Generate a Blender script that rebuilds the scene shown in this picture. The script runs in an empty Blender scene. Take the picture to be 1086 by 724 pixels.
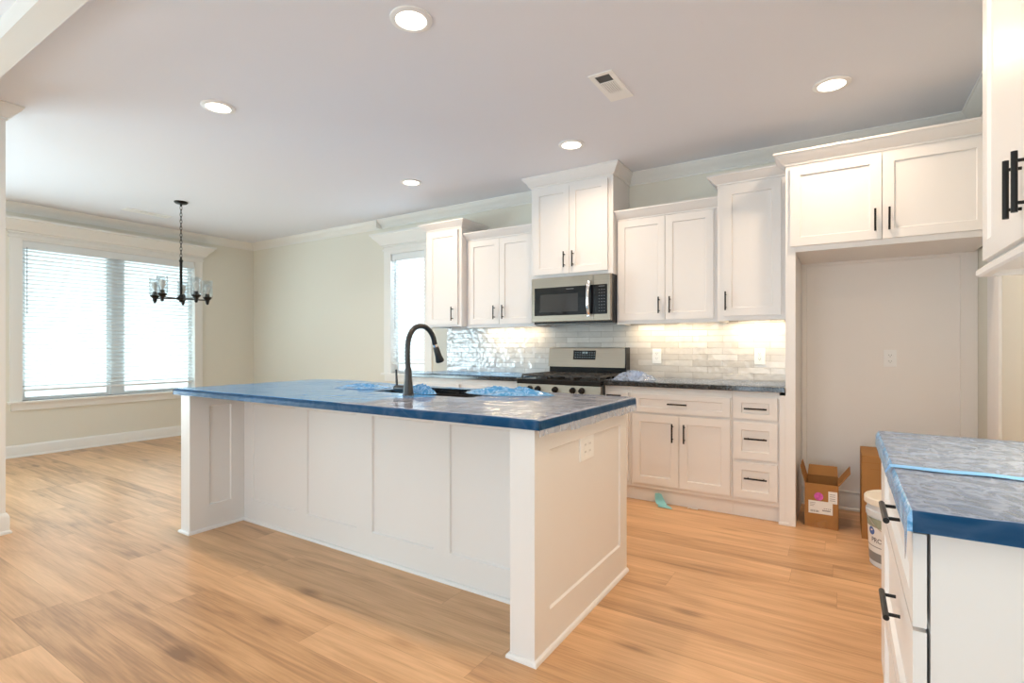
import bpy, bmesh, math, random
from mathutils import Vector, noise
random.seed(7)
S = bpy.context.scene
C = S.collection

# ------------------------------------------------------------------ camera
cam_d = bpy.data.cameras.new('camera')
cam = bpy.data.objects.new('camera', cam_d); C.objects.link(cam)
cam.location = (0, 0, 1.1884)
cam.rotation_euler = (math.pi/2, 0, 0.5657)
cam_d.sensor_width = 36.0
cam_d.lens = 550.9*36.0/1086.0
cam_d.shift_y = 5.13/1086.0
cam_d.clip_start = 0.02
S.camera = cam

# ------------------------------------------------------------------ world, exposure, large lights
W = bpy.data.worlds.new('daylight'); S.world = W; W.use_nodes = True
wn = W.node_tree; bgn = wn.nodes['Background']
_tc = wn.nodes.new('ShaderNodeTexCoord'); _sp = wn.nodes.new('ShaderNodeSeparateXYZ'); _cr = wn.nodes.new('ShaderNodeValToRGB')
_mr = wn.nodes.new('ShaderNodeMapRange'); _mr.inputs[1].default_value = -0.25; _mr.inputs[2].default_value = 0.6
wn.links.new(_tc.outputs['Generated'], _sp.inputs[0]); wn.links.new(_sp.outputs['Z'], _mr.inputs[0]); wn.links.new(_mr.outputs[0], _cr.inputs[0])
_cr.color_ramp.elements[0].color = (0.60, 0.66, 0.64, 1); _cr.color_ramp.elements[1].color = (0.82, 0.94, 1.0, 1)
wn.links.new(_cr.outputs[0], bgn.inputs[0]); bgn.inputs[1].default_value = 2.35
S.view_settings.view_transform = 'Standard'; S.view_settings.look = 'None'
S.view_settings.gamma = 1.0; S.view_settings.use_curve_mapping = False
S.view_settings.exposure = 0.10
S.cycles.use_denoising = True
S.cycles.max_bounces = 10; S.cycles.diffuse_bounces = 6; S.cycles.glossy_bounces = 4
S.cycles.transparent_max_bounces = 16; S.cycles.transmission_bounces = 6
S.cycles.sample_clamp_indirect = 6.0
S.cycles.caustics_reflective = False; S.cycles.caustics_refractive = False
CAN_POWER = 8.2; CAN_COLOR = (1.0, 0.75, 0.52)
UC_POWER = 2.3; UC_COLOR = (1.0, 0.78, 0.50)
def area(name, loc, rot, sx, sy, power, color, portal=False, shape='RECTANGLE', spread=None, parent=None):
    d = bpy.data.lights.new(name, 'AREA'); d.shape = shape; d.size = sx
    if shape in ('RECTANGLE', 'ELLIPSE'): d.size_y = sy
    d.energy = power; d.color = color
    if spread: d.spread = spread
    if portal: d.cycles.is_portal = True
    o = bpy.data.objects.new(name, d); C.objects.link(o); o.location = loc; o.rotation_euler = rot
    return o
H = math.pi/2
area('window_portal', (-7.66, 2.777, 1.47), (0, -H, 0), 1.9, 1.9, 1, (1, 1, 1), portal=True)
area('window_portal', (-4.31, 4.72, 1.57), (-H, 0, 0), 0.7, 1.6, 1, (1, 1, 1), portal=True)
area('window_portal', (-5.07, -3.22, 1.55), (H, 0, 0), 1.3, 2.0, 1, (1, 1, 1), portal=True)
area('window_portal', (-1.175, -3.22, 1.4), (H, 0, 0), 3.2, 2.4, 1, (1, 1, 1), portal=True)
# daylight from outside the windows, plus added fill lamps that lift the room
area('ceiling_fill_dining', (-7.75, 2.777, 1.2), (0, -H-0.30, 0), 1.1, 1.7, 22, (0.80, 1.0, 0.98))  # added lamp pointed upward, brightens the ceiling by the dining window
area('window_daylight', (-4.31, 5.5, 2.4), (-H+0.62, 0, 0), 1.2, 1.4, 150, (0.82, 0.93, 1.0))
area('window_daylight', (-1.175, -3.40, 1.45), (H, 0, 0), 3.0, 2.3, 50, (0.90, 0.95, 1.0))  # added fill lamp shining in through the unseen rear window
area('window_portal', (-7.66, -0.85, 1.4), (0, -H, 0), 2.3, 3.5, 1, (1, 1, 1), portal=True)
area('side_daylight', (-7.80, -0.85, 0.9), (0, -H-0.35, 0), 1.4, 3.0, 235, (0.76, 0.95, 1.0))
area('ceiling_fill_rear', (-1.175, -3.60, 0.25), (H+0.75, 0, 0), 3.0, 1.2, 60, (0.76, 0.88, 1.0))  # added lamp low behind the camera, aimed up to lift the ceiling

# ------------------------------------------------------------------ dimensions
YB, XW, XR, HC, YF = 4.508, -7.459, 0.750, 2.718, -3.0
YD, YS = 4.121, 4.205           # deep and shallow upper cabinet faces
CT = 0.914

# ------------------------------------------------------------------ materials
def new_mat(name):
    m = bpy.data.materials.new(name); m.use_nodes = True
    nt = m.node_tree; p = nt.nodes['Principled BSDF']
    return m, nt, p
def nd(nt, t, **kw):
    n = nt.nodes.new(t)
    for k, v in kw.items(): setattr(n, k, v)
    return n
def simple(name, col, rough=0.5, metal=0.0, spec=0.5, var=0.0, bump=0.0, scale=40.0, emit=None, es=0):
    m, nt, p = new_mat(name)
    p.inputs['Base Color'].default_value = (*col, 1); p.inputs['Roughness'].default_value = rough
    p.inputs['Metallic'].default_value = metal; p.inputs['Specular IOR Level'].default_value = spec
    tc = nd(nt, 'ShaderNodeTexCoord'); no = nd(nt, 'ShaderNodeTexNoise')
    no.inputs['Scale'].default_value = scale; no.inputs['Detail'].default_value = 4
    nt.links.new(tc.outputs['Object'], no.inputs['Vector'])
    if var:
        r = nd(nt, 'ShaderNodeMapRange'); r.inputs[3].default_value = 1-var; r.inputs[4].default_value = 1+var
        nt.links.new(no.outputs['Fac'], r.inputs[0])
        mx = nd(nt, 'ShaderNodeMix', data_type='RGBA', blend_type='MULTIPLY'); mx.inputs[0].default_value = 1
        mx.inputs[6].default_value = (*col, 1)
        nt.links.new(r.outputs[0], mx.inputs[7]); nt.links.new(mx.outputs[2], p.inputs['Base Color'])
    if bump:
        b = nd(nt, 'ShaderNodeBump'); b.inputs['Strength'].default_value = bump; b.inputs['Distance'].default_value = 0.002
        nt.links.new(no.outputs['Fac'], b.inputs['Height']); nt.links.new(b.outputs[0], p.inputs['Normal'])
    if emit:
        p.inputs['Emission Color'].default_value = (*emit, 1); p.inputs['Emission Strength'].default_value = es
    return m
M = {}
M['wall'] = simple('wall_paint', (0.74, 0.72, 0.64), 0.75, spec=0.25, bump=0.15, scale=220)
M['ceiling'] = simple('ceiling_paint', (0.79, 0.81, 0.87), 0.9, spec=0.1, bump=0.2, scale=180)
M['trim'] = simple('trim_paint', (0.80, 0.79, 0.76), 0.4, spec=0.4, var=0.01, scale=6)
M['cab'] = simple('cabinet_paint', (0.785, 0.76, 0.742), 0.38, spec=0.4, var=0.01, scale=5)
M['alcove'] = simple('alcove_paint', (0.86, 0.83, 0.80), 0.5, spec=0.3, var=0.01, scale=4)
M['black'] = simple('black_metal', (0.018, 0.017, 0.016), 0.36, metal=0.6, var=0.1, scale=60)
M['faucet'] = simple('matte_black', (0.020, 0.021, 0.023), 0.30, spec=0.6, var=0.1, scale=30)
M['chrome'] = simple('chrome', (0.85, 0.85, 0.86), 0.12, metal=1, var=0.02)
M['iron'] = simple('cast_iron', (0.035, 0.032, 0.030), 0.36, bump=0.3, scale=300)
M['enamel'] = simple('black_enamel', (0.010, 0.010, 0.011), 0.14, var=0.05)
M['blackglass'] = simple('black_glass', (0.006, 0.006, 0.008), 0.045, spec=0.3, var=0.02)
M['screen'] = simple('door_screen', (0.040, 0.039, 0.040), 0.06, spec=0.3, var=0.02)
M['print'] = simple('printed_keys', (0.22, 0.23, 0.24), 0.4, var=0.02)
M['plastic'] = simple('white_plastic', (0.88, 0.88, 0.87), 0.3, var=0.01)
M['slot'] = simple('dark_slot', (0.05, 0.05, 0.05), 0.5, var=0.02)
M['blind'] = simple('blind_slat', (0.74, 0.77, 0.78), 0.5, var=0.01)
M['cordgrey'] = simple('grey_cord', (0.25, 0.27, 0.28), 0.6, var=0.02)
M['vinyl'] = simple('window_vinyl', (0.80, 0.84, 0.86), 0.4, var=0.01)
M['card'] = simple('cardboard', (0.37, 0.18, 0.06), 0.75, spec=0.2, var=0.10, scale=14)
M['card2'] = simple('cardboard_tall', (0.36, 0.18, 0.062), 0.75, spec=0.2, var=0.10, scale=9)
M['tapebrown'] = simple('brown_packing_tape', (0.36, 0.17, 0.05), 0.25, spec=0.5, var=0.05)
M['paper'] = simple('label_paper', (0.80, 0.78, 0.75), 0.6, var=0.02)
M['ink'] = simple('label_ink', (0.10, 0.09, 0.09), 0.6, var=0.02)
M['pink'] = simple('pink_sticker', (0.58, 0.09, 0.40), 0.4, var=0.8, scale=45)
M['pailw'] = simple('pail_plastic', (0.66, 0.72, 0.78), 0.35, var=0.02)
M['lid'] = simple('pail_lid', (0.80, 0.76, 0.68), 0.4, var=0.02)
M['paillabel'] = simple('pail_label', (0.80, 0.80, 0.80), 0.35, var=0.03)
M['pailgrey'] = simple('pail_label_grey', (0.22, 0.23, 0.24), 0.4, var=0.1, scale=20)
M['pailgreen'] = simple('pail_label_green', (0.32, 0.36, 0.28), 0.5, var=0.25, scale=25)
M['logo'] = simple('blue_logo', (0.04, 0.13, 0.42), 0.35, var=0.05)
M['teal'] = simple('teal_paper', (0.28, 0.62, 0.66), 0.7, var=0.06)
M['bluetape'] = simple('blue_tape', (0.12, 0.37, 0.76), 0.4, var=0.08, scale=25)
M['sink'] = simple('dark_composite', (0.025, 0.022, 0.02), 0.35, var=0.2, scale=90)
M['woodsliver'] = simple('bare_wood', (0.30, 0.17, 0.09), 0.7, var=0.2, scale=60)
M['bulb'] = simple('lamp_bulb', (0.92, 0.90, 0.86), 0.15, var=0.01)
M['lens'] = simple('lamp_lens', (0.95, 0.93, 0.9), 0.4, emit=(1.0, 0.90, 0.78), es=6.0)
M['uclens'] = simple('strip_lens', (0.95, 0.93, 0.9), 0.4, emit=(1.0, 0.82, 0.55), es=5.0)
M['clock'] = simple('range_digits', (0.1, 0.14, 0.16), 0.3, emit=(0.6, 0.8, 0.85), es=0.35)

def steel():
    m, nt, p = new_mat('stainless_steel')
    p.inputs['Metallic'].default_value = 1; p.inputs['Roughness'].default_value = 0.30
    p.inputs['Anisotropic'].default_value = 0.6
    tc = nd(nt, 'ShaderNodeTexCoord'); mp = nd(nt, 'ShaderNodeMapping'); mp.inputs['Scale'].default_value = (3, 3, 500)
    no = nd(nt, 'ShaderNodeTexNoise'); no.inputs['Scale'].default_value = 1.0; no.inputs['Detail'].default_value = 3
    cr = nd(nt, 'ShaderNodeValToRGB'); cr.color_ramp.elements[0].color = (0.30, 0.258, 0.212, 1); cr.color_ramp.elements[1].color = (0.41, 0.36, 0.30, 1)
    b = nd(nt, 'ShaderNodeBump'); b.inputs['Strength'].default_value = 0.05; b.inputs['Distance'].default_value = 0.0005
    L = nt.links.new
    L(tc.outputs['Object'], mp.inputs[0]); L(mp.outputs[0], no.inputs['Vector']); L(no.outputs['Fac'], cr.inputs[0])
    L(cr.outputs[0], p.inputs['Base Color']); L(no.outputs['Fac'], b.inputs['Height']); L(b.outputs[0], p.inputs['Normal'])
    return m
M['steel'] = steel()

def granite():
    m, nt, p = new_mat('black_granite')
    p.inputs['Roughness'].default_value = 0.12
    tc = nd(nt, 'ShaderNodeTexCoord'); no = nd(nt, 'ShaderNodeTexNoise'); no.inputs['Scale'].default_value = 140; no.inputs['Detail'].default_value = 6
    cr = nd(nt, 'ShaderNodeValToRGB'); e = cr.color_ramp.elements
    e[0].position = 0.45; e[0].color = (0.010, 0.011, 0.013, 1); e[1].position = 0.75; e[1].color = (0.12, 0.13, 0.14, 1)
    L = nt.links.new
    L(tc.outputs['Object'], no.inputs['Vector']); L(no.outputs['Fac'], cr.inputs[0]); L(cr.outputs[0], p.inputs['Base Color'])
    return m
M['granite'] = granite()

def floor_mat():
    m, nt, p = new_mat('oak_plank_floor')
    L = nt.links.new
    tc = nd(nt, 'ShaderNodeTexCoord'); sx = nd(nt, 'ShaderNodeSeparateXYZ'); L(tc.outputs['Object'], sx.inputs[0])
    def mth(op, a, b=None):
        n = nd(nt, 'ShaderNodeMath', operation=op)
        for i, v in enumerate((a, b)):
            if v is None: continue
            if isinstance(v, (int, float)): n.inputs[i].default_value = v
            else: L(v, n.inputs[i])
        return n.outputs[0]
    pw, pl = 0.185, 1.5
    ry = mth('DIVIDE', sx.outputs['Y'], pw); row = mth('FLOOR', ry); fy = mth('FRACT', ry)
    w1 = nd(nt, 'ShaderNodeTexWhiteNoise', noise_dimensions='1D'); L(row, w1.inputs['W'])
    xo = mth('ADD', mth('DIVIDE', sx.outputs['X'], pl), mth('MULTIPLY', w1.outputs['Value'], 7.3))
    col = mth('FLOOR', xo); fx = mth('FRACT', xo)
    cb = nd(nt, 'ShaderNodeCombineXYZ'); L(row, cb.inputs[0]); L(col, cb.inputs[1])
    w2 = nd(nt, 'ShaderNodeTexWhiteNoise', noise_dimensions='3D'); L(cb.outputs[0], w2.inputs['Vector'])
    # grain coordinates: offset per plank, stretched along the plank
    off = nd(nt, 'ShaderNodeVectorMath', operation='SCALE'); off.inputs['Scale'].default_value = 23.0; L(w2.outputs['Color'], off.inputs[0])
    add = nd(nt, 'ShaderNodeVectorMath', operation='ADD'); L(tc.outputs['Object'], add.inputs[0]); L(off.outputs[0], add.inputs[1])
    mp = nd(nt, 'ShaderNodeMapping'); mp.inputs['Scale'].default_value = (0.9, 9.0, 1.0); L(add.outputs[0], mp.inputs[0])
    n1 = nd(nt, 'ShaderNodeTexNoise'); n1.inputs['Scale'].default_value = 1.5; n1.inputs['Detail'].default_value = 7; n1.inputs['Distortion'].default_value = 0.9
    L(mp.outputs[0], n1.inputs['Vector'])
    mp2 = nd(nt, 'ShaderNodeMapping'); mp2.inputs['Scale'].default_value = (3.0, 75.0, 1.0); L(add.outputs[0], mp2.inputs[0])
    n2 = nd(nt, 'ShaderNodeTexNoise'); n2.inputs['Scale'].default_value = 1.5; n2.inputs['Detail'].default_value = 4; L(mp2.outputs[0], n2.inputs['Vector'])
    # knots
    mp3 = nd(nt, 'ShaderNodeMapping'); mp3.inputs['Scale'].default_value = (1.5, 4.2, 1.0); L(add.outputs[0], mp3.inputs[0])
    vo = nd(nt, 'ShaderNodeTexVoronoi'); vo.inputs['Scale'].default_value = 1.0; L(mp3.outputs[0], vo.inputs['Vector'])
    kn = nd(nt, 'ShaderNodeMapRange'); kn.inputs[1].default_value = 0.0; kn.inputs[2].default_value = 0.16; kn.inputs[3].default_value = 0.6; kn.inputs[4].default_value = 0.0
    L(vo.outputs['Distance'], kn.inputs[0])
    cr = nd(nt, 'ShaderNodeValToRGB'); e = cr.color_ramp.elements
    e[0].position = 0.22; e[0].color = (0.25, 0.130, 0.062, 1); e[1].position = 0.70; e[1].color = (0.74, 0.450, 0.240, 1)
    e2 = cr.color_ramp.elements.new(0.46); e2.color = (0.55, 0.312, 0.154, 1)
    g = mth('ADD', mth('MULTIPLY', n1.outputs['Fac'], 0.70), mth('MULTIPLY', n2.outputs['Fac'], 0.32))
    g = mth('ADD', g, mth('MULTIPLY', mth('SUBTRACT', w2.outputs['Value'], 0.5), 0.20))
    g = mth('SUBTRACT', g, mth('MULTIPLY', kn.outputs[0], 0.45))
    L(g, cr.inputs[0])
    # seams
    ey = mth('MINIMUM', fy, mth('SUBTRACT', 1.0, fy)); ex = mth('MINIMUM', fx, mth('SUBTRACT', 1.0, fx))
    sy = mth('LESS_THAN', ey, 0.006); sx2 = mth('LESS_THAN', ex, 0.0008); seam = mth('MAXIMUM', sy, sx2)
    mx = nd(nt, 'ShaderNodeMix', data_type='RGBA', blend_type='MULTIPLY'); L(mth('MULTIPLY', seam, 0.30), mx.inputs[0])
    L(cr.outputs[0], mx.inputs[6]); mx.inputs[7].default_value = (0.25, 0.18, 0.12, 1)
    L(mx.outputs[2], p.inputs['Base Color'])
    p.inputs['Roughness'].default_value = 0.36; p.inputs['Specular IOR Level'].default_value = 0.5
    b = nd(nt, 'ShaderNodeBump'); b.inputs['Strength'].default_value = 0.12; b.inputs['Distance'].default_value = 0.001
    L(mth('SUBTRACT', n2.outputs['Fac'], mth('MULTIPLY', seam, 2.0)), b.inputs['Height']); L(b.outputs[0], p.inputs['Normal'])
    return m
M['floor'] = floor_mat()

def tile_mat():
    m, nt, p = new_mat('glazed_subway_tile')
    L = nt.links.new
    tc = nd(nt, 'ShaderNodeTexCoord'); sx = nd(nt, 'ShaderNodeSeparateXYZ'); L(tc.outputs['Object'], sx.inputs[0])
    cb = nd(nt, 'ShaderNodeCombineXYZ'); L(sx.outputs['X'], cb.inputs[0]); L(sx.outputs['Z'], cb.inputs[1])
    br = nd(nt, 'ShaderNodeTexBrick'); L(cb.outputs[0], br.inputs['Vector'])
    br.offset = 0.5; br.inputs['Scale'].default_value = 1.0
    br.inputs['Brick Width'].default_value = 0.235; br.inputs['Row Height'].default_value = 0.0510
    br.inputs['Mortar Size'].default_value = 0.0018; br.inputs['Mortar Smooth'].default_value = 0.4
    br.inputs['Color1'].default_value = (0.52, 0.485, 0.45, 1); br.inputs['Color2'].default_value = (0.67, 0.635, 0.60, 1)
    br.inputs['Mortar'].default_value = (0.42, 0.38, 0.34, 1)
    no = nd(nt, 'ShaderNodeTexNoise'); no.inputs['Scale'].default_value = 9; no.inputs['Detail'].default_value = 3; L(tc.outputs['Object'], no.inputs['Vector'])
    mr = nd(nt, 'ShaderNodeMapRange'); mr.inputs[3].default_value = 0.86; mr.inputs[4].default_value = 1.12; L(no.outputs['Fac'], mr.inputs[0])
    mx = nd(nt, 'ShaderNodeMix', data_type='RGBA', blend_type='MULTIPLY'); mx.inputs[0].default_value = 1
    L(br.outputs['Color'], mx.inputs[6]); L(mr.outputs[0], mx.inputs[7]); L(mx.outputs[2], p.inputs['Base Color'])
    p.inputs['Roughness'].default_value = 0.10; p.inputs['Specular IOR Level'].default_value = 0.6
    n2 = nd(nt, 'ShaderNodeTexNoise'); n2.inputs['Scale'].default_value = 15; n2.inputs['Detail'].default_value = 1.5; L(tc.outputs['Object'], n2.inputs['Vector'])
    b1 = nd(nt, 'ShaderNodeBump'); b1.inputs['Strength'].default_value = 0.8; b1.inputs['Distance'].default_value = 0.010; L(n2.outputs['Fac'], b1.inputs['Height'])
    b2 = nd(nt, 'ShaderNodeBump', invert=True); b2.inputs['Strength'].default_value = 0.8; b2.inputs['Distance'].default_value = 0.002
    L(br.outputs['Fac'], b2.inputs['Height']); L(b1.outputs[0], b2.inputs['Normal']); L(b2.outputs[0], p.inputs['Normal'])
    return m
M['tile'] = tile_mat()

def film_mat(name, base, tint, fac, rough=0.12, streak=(0.75, 0.85, 0.95), amt=0.35, sc=9.0, bump=0.6, stretch=1.5, dist=1.0):
    m, nt, p = new_mat(name); L = nt.links.new
    out = nt.nodes['Material Output']
    tc = nd(nt, 'ShaderNodeTexCoord')
    mp = nd(nt, 'ShaderNodeMapping'); mp.inputs['Scale'].default_value = (1.0, stretch, 1.0); mp.inputs['Rotation'].default_value = (0, 0, 0.6); L(tc.outputs['Object'], mp.inputs[0])
    no = nd(nt, 'ShaderNodeTexNoise'); no.inputs['Scale'].default_value = sc; no.inputs['Detail'].default_value = 6; no.inputs['Distortion'].default_value = dist
    L(mp.outputs[0], no.inputs['Vector'])
    # thin wrinkles: ridges of the noise
    s = nd(nt, 'ShaderNodeMath', operation='SUBTRACT'); s.inputs[1].default_value = 0.5; L(no.outputs['Fac'], s.inputs[0])
    a = nd(nt, 'ShaderNodeMath', operation='ABSOLUTE'); L(s.outputs[0], a.inputs[0])
    r = nd(nt, 'ShaderNodeMapRange'); r.inputs[1].default_value = 0.0; r.inputs[2].default_value = 0.09; r.inputs[3].default_value = 1; r.inputs[4].default_value = 0
    L(a.outputs[0], r.inputs[0])
    mx = nd(nt, 'ShaderNodeMix', data_type='RGBA'); mx.inputs[6].default_value = (*base, 1); mx.inputs[7].default_value = (*streak, 1)
    k = nd(nt, 'ShaderNodeMath', operation='MULTIPLY'); k.inputs[1].default_value = amt; L(r.outputs[0], k.inputs[0]); L(k.outputs[0], mx.inputs[0])
    L(mx.outputs[2], p.inputs['Base Color'])
    p.inputs['Roughness'].default_value = rough; p.inputs['Specular IOR Level'].default_value = 0.6
    b = nd(nt, 'ShaderNodeBump'); b.inputs['Strength'].default_value = bump; b.inputs['Distance'].default_value = 0.004
    L(no.outputs['Fac'], b.inputs['Height']); L(b.outputs[0], p.inputs['Normal'])
    tr = nd(nt, 'ShaderNodeBsdfTransparent'); tr.inputs[0].default_value = (*tint, 1)
    ms = nd(nt, 'ShaderNodeMixShader'); f = nd(nt, 'ShaderNodeMath', operation='ADD', use_clamp=True); f.inputs[1].default_value = fac
    k2 = nd(nt, 'ShaderNodeMath', operation='MULTIPLY'); k2.inputs[1].default_value = amt*0.8; L(r.outputs[0], k2.inputs[0]); L(k2.outputs[0], f.inputs[0])
    L(f.outputs[0], ms.inputs[0]); L(tr.outputs[0], ms.inputs[1]); L(p.outputs[0], ms.inputs[2]); L(ms.outputs[0], out.inputs['Surface'])
    return m
M['film_blue'] = film_mat('blue_film', (0.07, 0.40, 0.92), (0.40, 0.70, 1.0), 0.80, rough=0.09, amt=0.10, sc=5, bump=0.4)
M['film_heap'] = film_mat('blue_film_heap', (0.10, 0.40, 0.80), (0.45, 0.75, 1.0), 0.70, amt=0.30, sc=22, bump=0.3)
M['film_grey'] = film_mat('pale_film', (0.31, 0.41, 0.62), (0.60, 0.80, 1.0), 0.58, rough=0.10, streak=(0.62, 0.74, 0.94), amt=0.20, sc=24, bump=1.0, stretch=0.8, dist=0.4)
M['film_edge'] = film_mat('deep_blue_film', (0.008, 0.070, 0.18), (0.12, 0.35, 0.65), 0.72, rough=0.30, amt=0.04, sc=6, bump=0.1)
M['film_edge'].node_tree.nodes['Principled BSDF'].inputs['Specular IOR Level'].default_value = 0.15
M['film_reflection'] = film_mat('film_painted_reflection', (0.58, 0.60, 0.72), (0.75, 0.87, 1.0), 0.52, rough=0.07, streak=(0.55, 0.70, 0.92), amt=0.22, sc=7, bump=0.5, stretch=0.6)  # pale base paints in the pinkish reflection on the island film's right part
M['film_clear'] = film_mat('clear_film', (0.50, 0.60, 0.78), (0.88, 0.93, 1.0), 0.34, amt=0.15, sc=8, bump=0.4)

def glass(name, t=0.9, tint=(0.95, 0.98, 1.0), rough=0.02):
    m, nt, p = new_mat(name); L = nt.links.new; out = nt.nodes['Material Output']
    tr = nd(nt, 'ShaderNodeBsdfTransparent'); tr.inputs[0].default_value = (*tint, 1)
    gl = nd(nt, 'ShaderNodeBsdfGlossy'); gl.inputs['Roughness'].default_value = rough
    lw = nd(nt, 'ShaderNodeLayerWeight'); lw.inputs['Blend'].default_value = 0.25
    k = nd(nt, 'ShaderNodeMath', operation='MULTIPLY_ADD'); k.inputs[1].default_value = 1-t; k.inputs[2].default_value = 0.04; L(lw.outputs['Facing'], k.inputs[0])
    ms = nd(nt, 'ShaderNodeMixShader'); L(k.outputs[0], ms.inputs[0]); L(tr.outputs[0], ms.inputs[1]); L(gl.outputs[0], ms.inputs[2])
    L(ms.outputs[0], out.inputs['Surface'])
    return m
M['pane'] = glass('window_glass', 0.92)
M['shade'] = glass('clear_shade_glass', 0.45, (0.90, 0.92, 0.93))

# ------------------------------------------------------------------ mesh helpers
LOC = {}
def empty(name, label=None, cat=None, loc=(0, 0, 0), group=None, kind=None):
    o = bpy.data.objects.new(name, None); C.objects.link(o); o.location = loc; o.empty_display_size = 0.1
    LOC[o] = Vector(loc); tag(o, label, cat, group, kind); return o
def tag(o, label=None, cat=None, group=None, kind=None):
    if label: o['label'] = label
    if cat: o['category'] = cat
    if group: o['group'] = group
    if kind: o['kind'] = kind
    return o
class MB:
    def __init__(s): s.bm = bmesh.new()
    def box(s, x0, x1, y0, y1, z0, z1, bev=0.0, seg=2):
        x0, x1 = min(x0, x1), max(x0, x1); y0, y1 = min(y0, y1), max(y0, y1); z0, z1 = min(z0, z1), max(z0, z1)
        v = [s.bm.verts.new(p) for p in ((x0,y0,z0),(x1,y0,z0),(x1,y1,z0),(x0,y1,z0),(x0,y0,z1),(x1,y0,z1),(x1,y1,z1),(x0,y1,z1))]
        fs = [s.bm.faces.new([v[i] for i in f]) for f in ((0,3,2,1),(4,5,6,7),(0,1,5,4),(1,2,6,5),(2,3,7,6),(3,0,4,7))]
        if bev:
            es = list({e for f in fs for e in f.edges})
            bmesh.ops.bevel(s.bm, geom=es, offset=bev, segments=seg, profile=0.6, affect='EDGES')
        return s
    def poly(s, pts, faces):
        v = [s.bm.verts.new(p) for p in pts]
        for f in faces:
            try: s.bm.faces.new([v[i] for i in f])
            except ValueError: pass
        return s
    def tube(s, pts, r, n=12, cap=True):
        pts = [Vector(p) for p in pts]
        rs = r if isinstance(r, (list, tuple)) else [r]*len(pts)
        rings = []; up = None
        for i, p in enumerate(pts):
            t = (pts[min(i+1, len(pts)-1)] - pts[max(i-1, 0)]).normalized()
            if up is None:
                up = Vector((0, 0, 1)) if abs(t.z) < 0.9 else Vector((1, 0, 0))
            a = t.cross(up)
            if a.length < 1e-4: a = t.cross(Vector((0.3, 1, 0.1)))
            a.normalize(); b = a.cross(t).normalized(); up = b
            rings.append([s.bm.verts.new(p + rs[i]*(math.cos(k*2*math.pi/n)*a + math.sin(k*2*math.pi/n)*b)) for k in range(n)])
        for i in range(len(rings)-1):
            for k in range(n):
                s.bm.faces.new((rings[i][k], rings[i][(k+1) % n], rings[i+1][(k+1) % n], rings[i+1][k]))
        if cap:
            s.bm.faces.new(rings[0]); s.bm.faces.new(rings[-1])
        return s
    def lathe(s, c, prof, n=32, axis='Z', close=False):
        rings = []
        for r, h in prof:
            ring = []
            for k in range(n):
                a = 2*math.pi*k/n
                q = (r*math.cos(a), r*math.sin(a))
                if axis == 'Z': p = (c[0]+q[0], c[1]+q[1], c[2]+h)
                elif axis == 'Y': p = (c[0]+q[0], c[1]+h, c[2]+q[1])
                else: p = (c[0]+h, c[1]+q[0], c[2]+q[1])
                ring.append(s.bm.verts.new(p))
            rings.append(ring)
        R = rings + ([rings[0]] if close else [])
        for i in range(len(R)-1):
            for k in range(n):
                s.bm.faces.new((R[i][k], R[i][(k+1) % n], R[i+1][(k+1) % n], R[i+1][k]))
        if not close:
            for ring, (r, h) in ((rings[0], prof[0]), (rings[-1], prof[-1])):
                if r > 1e-5: s.bm.faces.new(ring)
        return s
    def sweep(s, path, prof, closed=False):
        # prof: closed polygon of (outward, z); outward is to the right of the travel direction
        P = [Vector((p[0], p[1])) for p in path]; n = len(P); rings = []
        def nrm(a, b):
            d = (b-a).normalized(); return Vector((d.y, -d.x))
        for i in range(n):
            if closed or 0 < i < n-1:
                n1 = nrm(P[(i-1) % n], P[i]); n2 = nrm(P[i], P[(i+1) % n]); m = (n1+n2)/(1+n1.dot(n2))
            elif i == 0: m = nrm(P[0], P[1])
            else: m = nrm(P[-2], P[-1])
            rings.append([s.bm.verts.new((P[i].x+m.x*o, P[i].y+m.y*o, z)) for o, z in prof])
        k = len(prof)
        for i in range(n if closed else n-1):
            a, b = rings[i], rings[(i+1) % n]
            for j in range(k): s.bm.faces.new((a[j], a[(j+1) % k], b[(j+1) % k], b[j]))
        if not closed: s.bm.faces.new(rings[0]); s.bm.faces.new(rings[-1])
        return s
    def panel(s, T, u0, u1, v0, v1, holes, th=0.019, rec=0.008, ch=0.006):
        # slab whose front (w = th) has recessed panels; T maps (u, v, w) to world
        us = sorted({u0, u1, *[h[0] for h in holes], *[h[1] for h in holes]})
        vs = sorted({v0, v1, *[h[2] for h in holes], *[h[3] for h in holes]})
        def inh(u, v): return any(h[0] < u < h[1] and h[2] < v < h[3] for h in holes)
        cache = {}
        def V(u, v, w):
            key = (round(u, 5), round(v, 5), round(w, 5))
            if key not in cache: cache[key] = s.bm.verts.new(T(u, v, w))
            return cache[key]
        for i in range(len(us)-1):
            for j in range(len(vs)-1):
                if not inh((us[i]+us[i+1])/2, (vs[j]+vs[j+1])/2):
                    s.bm.faces.new((V(us[i], vs[j], th), V(us[i+1], vs[j], th), V(us[i+1], vs[j+1], th), V(us[i], vs[j+1], th)))
        for a, b, c, d in holes:
            o = [(a, c), (b, c), (b, d), (a, d)]; q = [(a+ch, c+ch), (b-ch, c+ch), (b-ch, d-ch), (a+ch, d-ch)]
            uu = [x for x in us if a <= x <= b]; vv = [x for x in vs if c <= x <= d]
            ring = [(x, c) for x in uu] + [(b, y) for y in vv[1:]] + [(x, d) for x in reversed(uu[:-1])] + [(a, y) for y in reversed(vv[1:-1])]
            inner = [V(x, y, th-rec) for x, y in q]
            for e in range(4):
                p0, p1 = o[e], o[(e+1) % 4]
                i0 = ring.index(p0); i1 = ring.index(p1) if e < 3 else len(ring)
                seg = [V(*ring[t % len(ring)], th) for t in range(i0, i1+1)]
                s.bm.faces.new(seg + [inner[(e+1) % 4], inner[e]])
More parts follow.
